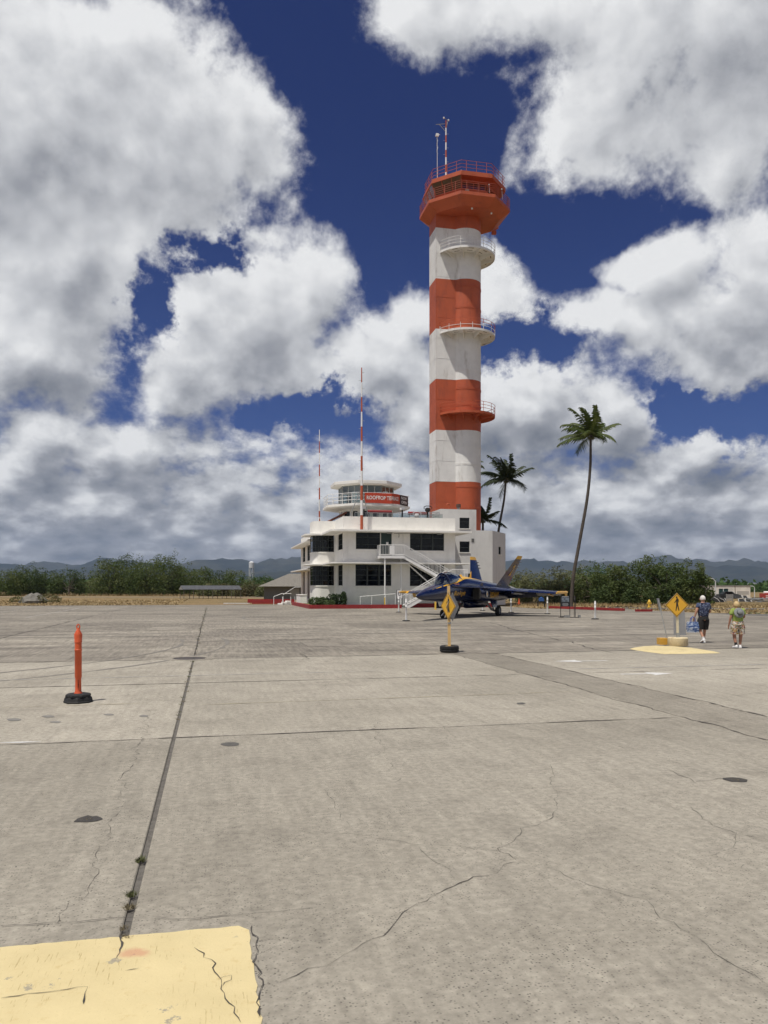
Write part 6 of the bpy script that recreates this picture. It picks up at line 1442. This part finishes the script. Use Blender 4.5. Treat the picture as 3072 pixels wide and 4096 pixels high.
# trees of the plain between the field and the hills, read as one dark mass
r_ = random.Random(22); V = []; Fc = []
for i in range(3600):
    Y = 360+2400*r_.random()**2; x = r_.uniform(-.62,.62)*Y; s = r_.uniform(3,6); h = r_.uniform(3.5,7.5)
    for j in range(16):
        a, b = r_.uniform(0,6.28), r_.random(); p = Vector((x+s*math.cos(a)*math.sqrt(b), Y+s*math.sin(a)*math.sqrt(b), h*r_.uniform(.1,1)*(1-.45*b)-.1)); k = len(V)
        u = Vector((r_.gauss(0,1),r_.gauss(0,1),r_.gauss(0,.6))).normalized()*r_.uniform(.7,1.6); w = u.cross(Vector((r_.gauss(0,1),r_.gauss(0,1),r_.gauss(0,1)))).normalized()*r_.uniform(.5,1.1)
        V += [p-u, p+w, p+u, p-w]; Fc.append((k,k+1,k+2,k+3))
q = MB(); q.add(V, Fc); o = stuff(part('distant_woodland', q, KI4)); o['label'] = 'distant dark woodland on the plain below the hills'
# ------------------------------------------------------------------ people
SKIN = mat('sunned_skin', (.46,.24,.155), .55, .06, 8); SKIN2 = mat('tanned_skin', (.36,.175,.11), .55, .06, 8)
def skin_mesh(name, verts, edges, rad, m, parent, lv=2):
    me = bpy.data.meshes.new(name); me.from_pydata(verts, edges, []); o = link(name, me, parent); me.materials.append(m)
    sk = o.modifiers.new('skin', 'SKIN'); sk.use_smooth_shade = True
    for i, r in enumerate(rad):
        v = me.skin_vertices[0].data[i]; v.radius = r if isinstance(r, tuple) else (r, r); v.use_root = (i == 0)
    ss = o.modifiers.new('sub', 'SUBSURF'); ss.levels = lv; ss.render_levels = lv
    dg = bpy.context.evaluated_depsgraph_get(); dg.update(); me2 = bpy.data.meshes.new_from_object(o.evaluated_get(dg)); o.modifiers.clear(); o.data = me2
    me2.polygons.foreach_set('use_smooth', [True]*len(me2.polygons)); return o
def body(parent, J_, m, fat=1.0):
    names = list(J_['pts']); idx = {n: i for i, n in enumerate(names)}; V = [J_['pts'][n] for n in names]; E = [(idx[a], idx[b]) for a, b in J_['edges']]; Rr = [J_['rad'][n] for n in names]
    for side in ('l', 'r'):
        w = Vector(J_['pts']['wr'+side]); e = Vector(J_['pts']['el'+side]); d = (w-e).normalized(); fw = Vector((0,1,0)); s = d.cross(fw).normalized(); fw = s.cross(d)
        pi = len(V); V.append(w+d*.06); Rr.append((.038,.020)); E.append((idx['wr'+side], pi))
        for k, (o, l) in enumerate(((-.03,.075),(-.01,.088),(.012,.084),(.032,.066))):
            a = len(V); V += [w+d*.105+fw*o+s*.004, w+d*(.105+l*.55)+fw*o+s*.012, w+d*(.10+l)+fw*o*.9+s*.03]; Rr += [.011,.010,.008]; E += [(pi,a),(a,a+1),(a+1,a+2)]
        a = len(V); V += [w+d*.06+fw*.045, w+d*.105+fw*.062+s*.01]; Rr += [.012,.009]; E += [(pi,a),(a,a+1)]
    return skin_mesh('body', [tuple(v) for v in V], E, Rr, m, parent)
EDG = [('pel','spi'),('spi','che'),('che','nec'),('nec','hd0'),('hd0','hd1'),('hd1','hd2'),('che','shl'),('shl','ell'),('ell','wrl'),('che','shr'),('shr','elr'),('elr','wrr'),('pel','hil'),('hil','knl'),('knl','anl'),('anl','tol'),('pel','hir'),('hir','knr'),('knr','anr'),('anr','tor'),('hd1','nos')]
def cloth(name, pts, edges, rad, m, parent): return skin_mesh(name, pts, edges, rad, m, parent)
def print_mat(name, base, cols, scale):
    m = bpy.data.materials.new(name); m.use_nodes = True; q = NT(m.node_tree); b = q.n['Principled BSDF']; b.inputs['Roughness'].default_value = .85
    oc = q.node('ShaderNodeTexCoord').outputs['Object']; c = (*base,1)
    for k, col in enumerate(cols):
        n = q.noise(q.vec('ADD', q.vec('MULTIPLY', oc, (1,1,1.6)), (k*7.3,k*3.1,k*1.7)), scale, 2, .5, 1.2)[0]; c = q.mix(q.mapr(n, .56, .60, 0, 1, True), c, col)
    q.l.new(c, b.inputs['Base Color']); return m
def shorts(parent, hips, knees, zt, zh, rw, rl, m):
    q = MB(); rings = []
    for z, k in ((zt,.94),(zt-.05,1.0),(zt-.12,1.03)): rings.append([(rw[0]*k*math.cos(2*math.pi*j/18), rw[1]*k*math.sin(2*math.pi*j/18), z) for j in range(18)])
    q.loft(rings)
    for h, kn in zip(hips, knees):
        a, b = Vector(h)+Vector((0,0,.02)), Vector(h).lerp(Vector(kn), (h[2]-zh)/(h[2]-kn[2])); q.tube([a, a.lerp(b,.3), a.lerp(b,.7), b, b+Vector((0,0,.004))], [rl*.92, rl*1.04, rl*1.0, rl*.98, rl*.84], 14)
    return part('shorts', q, m, parent, True, R(60))
def head_bits(parent, pts, hair_m, style):
    c = (Vector(pts['hd1'])+Vector(pts['hd0']))/2
    q = MB(); rings = []
    for k in range(9):                                       # hair cap over skull and nape
        ph = R(-35+k*15.5); rr = math.cos(ph)
        rings.append([Vector((c.x+.098*rr*math.cos(a), c.y-.012+.112*rr*math.sin(a), c.z+.035+.128*math.sin(ph))) for a in [2*math.pi*j/16 for j in range(16)]])
    if style == 'man': rings = rings[1:]
    for rg in rings[:3]:                                     # leave the face free
        for i, v in enumerate(rg):
            if v.y > c.y+.02: v.y = c.y+.03
    q.loft(rings); part('hair', q, hair_m, parent, True, R(80))
    for sx in (-1,1):
        q = MB(); q.add([Vector((c.x+sx*(.088+.012*math.cos(a)), c.y+.025*math.cos(a)-.005, c.z+.012+.035*math.sin(a))) for a in [2*math.pi*j/10 for j in range(10)]], [tuple(range(10))])
        e = MB(); ctr = Vector((c.x+sx*.098, c.y-.005, c.z+.01)); e.lathe([(0,-.035),(.012,-.025),(.018,0),(.015,.025),(0,.035)], 8, (ctr.x,ctr.y)); o = part('ear', e, SKIN, parent, True); o.location.z = ctr.z
    q = MB()
    for sx in (-1,1): q.lathe([(0,-.012),(.012,0),(0,.012)], 8, (c.x+sx*.033, c.y+.092))
    o = part('eye', q, mat('dark_eye', (.03,.02,.02), .3), parent); o.location.z = c.z+.03
    q = MB(); q.tube([(c.x-.025,c.y+.096,c.z-.045),(c.x,c.y+.102,c.z-.047),(c.x+.025,c.y+.096,c.z-.045)], .006, 5); part('mouth', q, mat('lips', (.35,.13,.1), .5), parent)
def shoe(parent, an, to, m):
    an, to = Vector(an), Vector(to); q = MB(); d = (to-an); d.z = 0; d.normalize(); s = Vector((-d.y,d.x,0)); up = Vector((0,0,1)); tilt = (to.z-an.z)
    rings = []
    for u, w, h in ((-.085,.028,.05),(-.06,.042,.085),(0,.045,.10),(.07,.046,.07),(.14,.05,.052),(.19,.04,.04),(.205,.015,.025)):
        b = an+d*u; b.z = max(.0, an.z-.085+(to.z-an.z+.055)*max(0,u)/.2)
        rings.append([b+s*w, b+s*w*.95+up*h*.6, b+s*w*.5+up*h, b-s*w*.5+up*h, b-s*w*.95+up*h*.6, b-s*w])
    q.loft(rings); part('shoe', q, m, parent, True, R(60))
WSH = mat('white_trainers', (.75,.74,.72), .6)
# man with the tote bag
PM = ground_at(2814,2571); MAN = thing('person', 'man with white hair, dark leaf-print shirt and dark shorts walking away', 'person', PM, R(6)); MAN.scale = (.985,)*3
pm = dict(pel=(0,0,.90), spi=(0,.01,1.08), che=(.0,.02,1.32), nec=(0,.045,1.475), hd0=(0,.06,1.545), hd1=(0,.075,1.615), hd2=(0,.07,1.665), shl=(-.19,.01,1.40), ell=(-.29,-.03,1.15), wrl=(-.335,.03,.93), shr=(.19,.01,1.40), elr=(.27,.02,1.14), wrr=(.23,.22,1.06),
          hil=(-.10,0,.86), knl=(-.12,.03,.48), anl=(-.09,-.16,.17), tol=(-.09,-.09,.045), hir=(.10,0,.86), knr=(.09,.08,.48), anr=(.065,.10,.085), tor=(.075,.25,.03), nos=(0,.175,1.60))
rm = dict(pel=(.165,.125), spi=(.165,.135), che=(.165,.12), nec=.058, hd0=.072, hd1=.092, hd2=.072, shl=.065, ell=.045, wrl=.03, shr=.065, elr=.045, wrr=.03, hil=.098, knl=.06, anl=.038, tol=.03, hir=.098, knr=.06, anr=.038, tor=.03, nos=.014)
body(MAN, dict(pts=pm, edges=EDG, rad=rm), SKIN)
SHIRT = print_mat('navy_leaf_print', (.012,.016,.045), [(.20,.23,.30),(.06,.08,.15)], 9)
cloth('shirt', [(0,0,.87),(0,.01,1.08),(0,.02,1.32),(0,.04,1.44),(-.20,.01,1.40),(-.26,-.01,1.24),(.20,.01,1.40),(.25,.015,1.22)], [(0,1),(1,2),(2,3),(2,4),(4,5),(2,6),(6,7)], [(.205,.165),(.20,.165),(.19,.14),.075,.088,.085,.088,.085], SHIRT, MAN)
shorts(MAN, (pm['hil'],pm['hir']), (pm['knl'],pm['knr']), .97, .50, (.185,.15), .122, mat('black_shorts', (.022,.021,.02), .9))
head_bits(MAN, pm, mat('white_hair', (.66,.63,.58), .8, .1, 40), 'man')
shoe(MAN, pm['anl'], (-.09,-.02,.03), WSH); shoe(MAN, pm['anr'], pm['tor'], WSH)
for a in ('anl','anr'): q = MB(); v = Vector(pm[a]); q.tube([v+Vector((0,0,-.02)), v+Vector((0,0,.06))], .045, 10); part('sock', q, WSH, MAN)
q = MB(); q.lathe([(.036,-.012),(.04,0),(.036,.012)], 12, (-.328,.02)); o = part('watch', q, STEEL, MAN); o.location.z = .95
# tote bag
tb = thing('tote_bag', 'blue and white printed tote bag carried in the left hand of the man', 'bag', PM+Vector((-.40,-.03,.0)), R(4))
def bag_mat():
    m = bpy.data.materials.new('blue_white_bag_print'); m.use_nodes = True; q = NT(m.node_tree); b = q.n['Principled BSDF']; b.inputs['Roughness'].default_value = .35
    oc = q.node('ShaderNodeTexCoord').outputs['Object']; n = q.noise(q.vec('MULTIPLY', oc, (1,1,2.2)), 7, 4, .6, .6)[0]; z = q.sep(oc)[2]
    c = q.mix(q.mapr(n, .42, .58, 0, 1, True), (.06,.12,.30), (.55,.62,.70)); c = q.mix(q.mapr(q.math('ABSOLUTE', q.math('SUBTRACT', z, .60)), .012, .02, 1, 0), c, (.02,.05,.18)); q.l.new(c, b.inputs['Base Color']); return m
q = MB(); q.loft([[(-.20,-.05,.38),(.20,-.05,.38),(.20,.05,.38),(-.20,.05,.38)],[(-.215,-.07,.55),(.215,-.07,.55),(.215,.07,.55),(-.215,.07,.55)],[(-.21,-.04,.76),(.21,-.04,.76),(.21,.04,.76),(-.21,.04,.76)]]); part('bag_body', q, bag_mat(), tb)
for y in (-.04,.04): q = MB(); q.tube([(-.09,y,.74),(-.07,y,.88),(0,0,.955),(.07,y,.88),(.09,y,.74)], .012, 6); part('handle', q, mat('blue_strap', (.05,.08,.32), .6), tb)
# woman with the sun hat on her back
PWn = ground_at(2952,2592); WOM = thing('person', 'woman in a lime green shirt and floral shorts walking away', 'person', PWn, R(-3)); WOM.scale = (.945,)*3
pw = dict(pel=(0,0,.86), spi=(0,.02,1.03), che=(0,.04,1.25), nec=(0,.10,1.385), hd0=(0,.13,1.44), hd1=(0,.15,1.505), hd2=(0,.145,1.55), shl=(-.17,.03,1.32), ell=(-.25,.0,1.06), wrl=(-.285,.05,.83), shr=(.17,.03,1.32), elr=(.24,.05,1.08), wrr=(.20,.26,1.02),
          hil=(-.10,0,.82), knl=(-.105,.07,.45), anl=(-.085,-.03,.11), tol=(-.10,.11,.035), hir=(.10,0,.82), knr=(.11,.04,.45), anr=(.095,.07,.085), tor=(.10,.22,.03), nos=(0,.25,1.49))
rw = dict(rm); rw.update(pel=(.175,.14), spi=(.155,.125), che=(.15,.115), nec=.05, hd1=.088, hil=.11, hir=.11, knl=.066, knr=.066, anl=.042, anr=.042, shl=.06, shr=.06)
body(WOM, dict(pts=pw, edges=EDG, rad=rw), SKIN2)
cloth('shirt', [(0,0,.80),(0,.02,1.02),(0,.04,1.25),(0,.08,1.37),(-.18,.03,1.32),(-.235,.01,1.14),(.18,.03,1.32),(.225,.04,1.15)], [(0,1),(1,2),(2,3),(2,4),(4,5),(2,6),(6,7)], [(.20,.165),(.185,.155),(.175,.135),.07,.085,.085,.085,.085], mat('lime_green_cotton', (.26,.34,.075), .9, .12, 8, .3, 14), WOM)
shorts(WOM, (pw['hil'],pw['hir']), (pw['knl'],pw['knr']), .93, .50, (.20,.17), .135, print_mat('floral_print', (.66,.62,.55), [(.45,.08,.04),(.10,.16,.06),(.05,.05,.06),(.55,.33,.10)], 13))
head_bits(WOM, pw, mat('blond_hair', (.55,.40,.20), .7, .15, 40), 'woman')
for a, b in (('anl','tol'),('anr','tor')): shoe(WOM, pw[a], pw[b], WSH)
q = MB(); v = Vector(pw['anl']); q.tube([v+Vector((0,0,-.02)), v+Vector((0,0,.09))], .05, 10); part('sock', q, BLACK, WOM)
q = MB(); v = Vector(pw['anr']); q.tube([v+Vector((0,0,-.02)), v+Vector((0,0,.03))], .048, 10); part('sock', q, WSH, WOM)
hat = thing('sun_hat', 'grey wide-brimmed sun hat hanging on the back of the woman', 'hat', PWn+Vector((-.01,-.12,1.17)), 0); hat.rotation_euler = (R(72),0,0)
q = MB(); q.lathe([(.08,.0),(.15,.0),(.172,-.018),(.172,-.013),(.145,.012),(.085,.015),(.08,.07),(.06,.095),(0,.10)], 22); part('brim_and_crown', q, mat('grey_hat_cloth', (.20,.21,.21), .9, .1, 20), hat, True, R(50)); q = MB(); q.lathe([(.087,.016),(.086,.045)], 22); part('hat_band', q, BLACK, hat)
# ------------------------------------------------------------------ sea air between here and the mountains
hz = MB(); hz.box(-15500,15500,-250,13500,-8,820)
hm = bpy.data.materials.new('haze_air'); hm.use_nodes = True; q = NT(hm.node_tree); q.n.clear()
out = q.node('ShaderNodeOutputMaterial'); pv = q.node('ShaderNodeVolumePrincipled'); pv.inputs['Color'].default_value = (.55,.72,1.0,1); pv.inputs['Density'].default_value = HAZE; pv.inputs['Anisotropy'].default_value = .2
q.l.new(pv.outputs[0], out.inputs['Volume'])
haze = stuff(part('haze', hz, hm)); haze['label'] = 'thin blue sea haze lying before the mountains'
